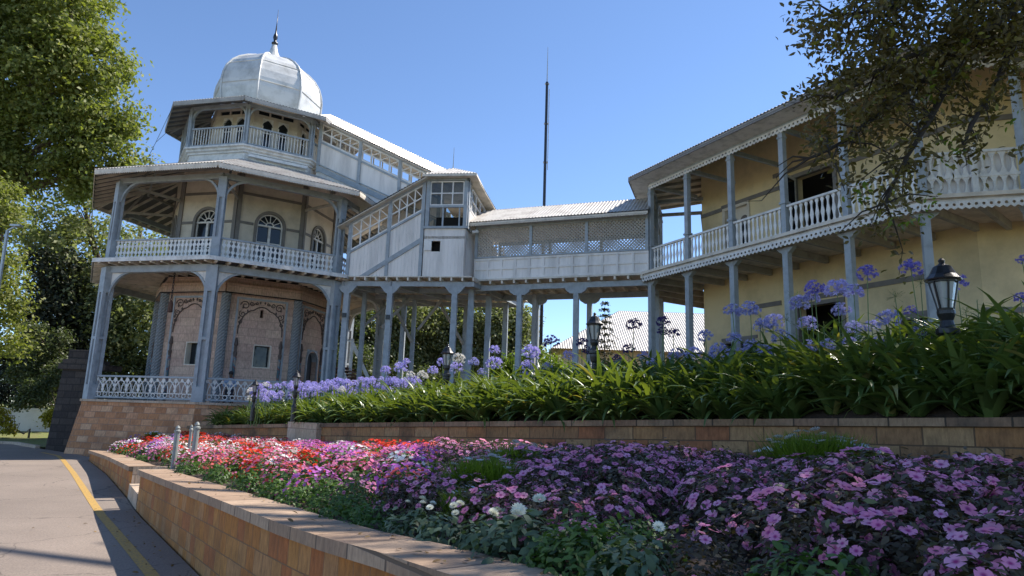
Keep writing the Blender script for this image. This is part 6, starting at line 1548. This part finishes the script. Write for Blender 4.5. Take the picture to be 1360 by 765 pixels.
# ------------------------------------------------------------------ seated person behind the veranda railing
def person():
    c = oc(.2, 4.7, .2); bx, by, bz = c.x, c.y, .2
    t = thing('person', (bx, by, bz), 'person in a pale blue shirt and dark trousers sitting behind the pavilion railing', 'person')
    J = {}; V = []; E_ = []; Rr = []
    def jn(name, x, y, z, r, parent=None):
        J[name] = len(V); V.append((x, y, z)); Rr.append(r)
        if parent: E_.append((J[parent], J[name]))
    jn('pelvis', 0, 0, .50, .13); jn('belly', 0, .0, .66, .125, 'pelvis'); jn('chest', 0, -.02, .84, .14, 'belly'); jn('neckb', 0, -.02, .98, .075, 'chest'); jn('neck', 0, -.035, 1.04, .05, 'neckb'); jn('jaw', 0, -.06, 1.10, .07, 'neck'); jn('head', 0, -.05, 1.18, .088, 'jaw'); jn('crown', 0, -.04, 1.25, .065, 'head')
    for s in (-1, 1):
        n = 'l' if s < 0 else 'r'
        jn(n+'sh', s*.17, -.02, .93, .065, 'chest'); jn(n+'el', s*.23, -.10, .70, .045, n+'sh'); jn(n+'wr', s*.12, -.30, .62, .03, n+'el'); jn(n+'pa', s*.09, -.36, .61, .032, n+'wr')
        for q in range(4): jn(n+f'f{q}', s*(.06+.018*q), -.42, .60, .009, n+'pa'); jn(n+f'g{q}', s*(.06+.018*q), -.45+.005*q, .575, .008, n+f'f{q}')
        jn(n+'th', s*.05, -.38, .63, .01, n+'pa'); jn(n+'tt', s*.035, -.41, .625, .008, n+'th')
        jn(n+'hip', s*.09, -.02, .48, .095, 'pelvis'); jn(n+'kn', s*.11, -.42, .48, .06, n+'hip'); jn(n+'an', s*.11, -.42, .09, .04, n+'kn'); jn(n+'to', s*.12, -.56, .04, .035, n+'an')
    me = bpy.data.meshes.new('body'); me.from_pydata(V, E_, []); o = bpy.data.objects.new('body', me); col.objects.link(o)
    md = o.modifiers.new('skin', 'SKIN'); md.use_smooth_shade = True
    for i, r in enumerate(Rr): me.skin_vertices[0].data[i].radius = (r, r)
    me.skin_vertices[0].data[0].use_root = True
    sb = o.modifiers.new('sub', 'SUBSURF'); sb.levels = sb.render_levels = 2
    bpy.context.view_layer.update(); dg = bpy.context.evaluated_depsgraph_get(); bme = bpy.data.meshes.new_from_object(o.evaluated_get(dg)); bpy.data.objects.remove(o)
    bme.name = 'body'; bme.materials.clear()
    shirt = paint('pale blue shirt', (.36, .47, .60), .8, .06, 8, .05); skin = paint('brown skin', (.14, .075, .045), .5, .05, 8, .02); trs = paint('dark trousers', (.03, .035, .05), .8, .1, 8, .05); hair = paint('short dark hair', (.012, .01, .01), .7, .1, 10, .1)
    for q in (skin, shirt, trs): bme.materials.append(q)
    for p in bme.polygons:
        c_ = p.center; p.use_smooth = True
        if c_.z < .58 and not (c_.y < -.25 and c_.z > .54): p.material_index = 2 if c_.z > .1 else 2
        elif c_.z < 1.0 and not (c_.y < -.27): p.material_index = 1
        else: p.material_index = 0
    b = bpy.data.objects.new('body', bme); col.objects.link(b); b.parent = t
    m = MB(); hd = []
    for i in range(7):
        for j in range(12): pass
    m.lathe((bx, by-.045, bz+1.10), [(.088, .05), (.096, .09), (.09, .14), (.06, .18), (.01, .195)], 14); h = m.build('hair', hair, t, smooth=True)
    m = MB(); m.lathe((bx, by-.135, bz+1.13), [(.008, -.02), (.016, -.012), (.01, .03)], 6); m.build('nose', skin, t)
    for s in (-1, 1): m = MB(); m.lathe((bx+s*.032, by-.128, bz+1.165), [(.003, -.008), (.01, 0), (.003, .008)], 8); m.build('eye', hair, t)
    ang = .35; t.rotation_euler = (0, 0, ang); t.scale = (.85, .85, .85)
    st = thing('wooden_stool', (bx, by, bz), 'low wooden stool under the person in the pale blue shirt', 'stool'); st.rotation_euler = (0, 0, ang); st.scale = (.85, .85, .85)
    m = MB(); m.box(bx-.2, bx+.2, by-.16, by+.18, bz+.33, bz+.37); m.build('seat', M['wood'], st)
    for i in (-1, 1):
        for j in (-1, 1): m = MB(); m.box(bx+i*.17-.02, bx+i*.17+.02, by+j*.14-.02, by+j*.14+.02, bz, bz+.329); m.build('leg', M['wood'], st)
person()

# ------------------------------------------------------------------ litter of fallen leaves along the wall foot and on the bed's edge
C = []
for i in range(420):
    f_ = random.random(); k = f_*(len(LNs)-1); j = min(int(k), len(LNs)-2); p = Vector(LNs[j]).lerp(Vector(LNs[j+1]), k-j); d = (Vector(LNs[j+1])-Vector(LNs[j])).normalized(); n = Vector((d.y, -d.x, 0))
    if random.random() < .6: q = p+n*(.05+abs(random.gauss(0, .35))); q.z = -1.585
    elif random.random() < .5: q = p-n*random.uniform(.05, .36); q.z = p.z+.008
    else: q = Vector((random.uniform(-9, -1), random.uniform(4, 18), -1.585)); q.x = min(q.x, p.x-.3) if q.y < p.y else q.x
    if q.z < -1.5 and q.x > -1.3-.66*(q.y-4.7): continue
    C.append(tuple(q))
C = np.array(C); me = leaf_mesh('fallen_leaves', C, np.tile([0, 0, 1.], (len(C), 1)), .05, leafmat('dry fallen leaves', (.16, .09, .035), (.30, .2, .08), .1, .8), .25, LEAF, LF_F); o = bpy.data.objects.new('fallen_leaves', me); col.objects.link(o); tag(o, 'dry brown leaves scattered along the foot of the low garden wall', 'leaves', kind='stuff')
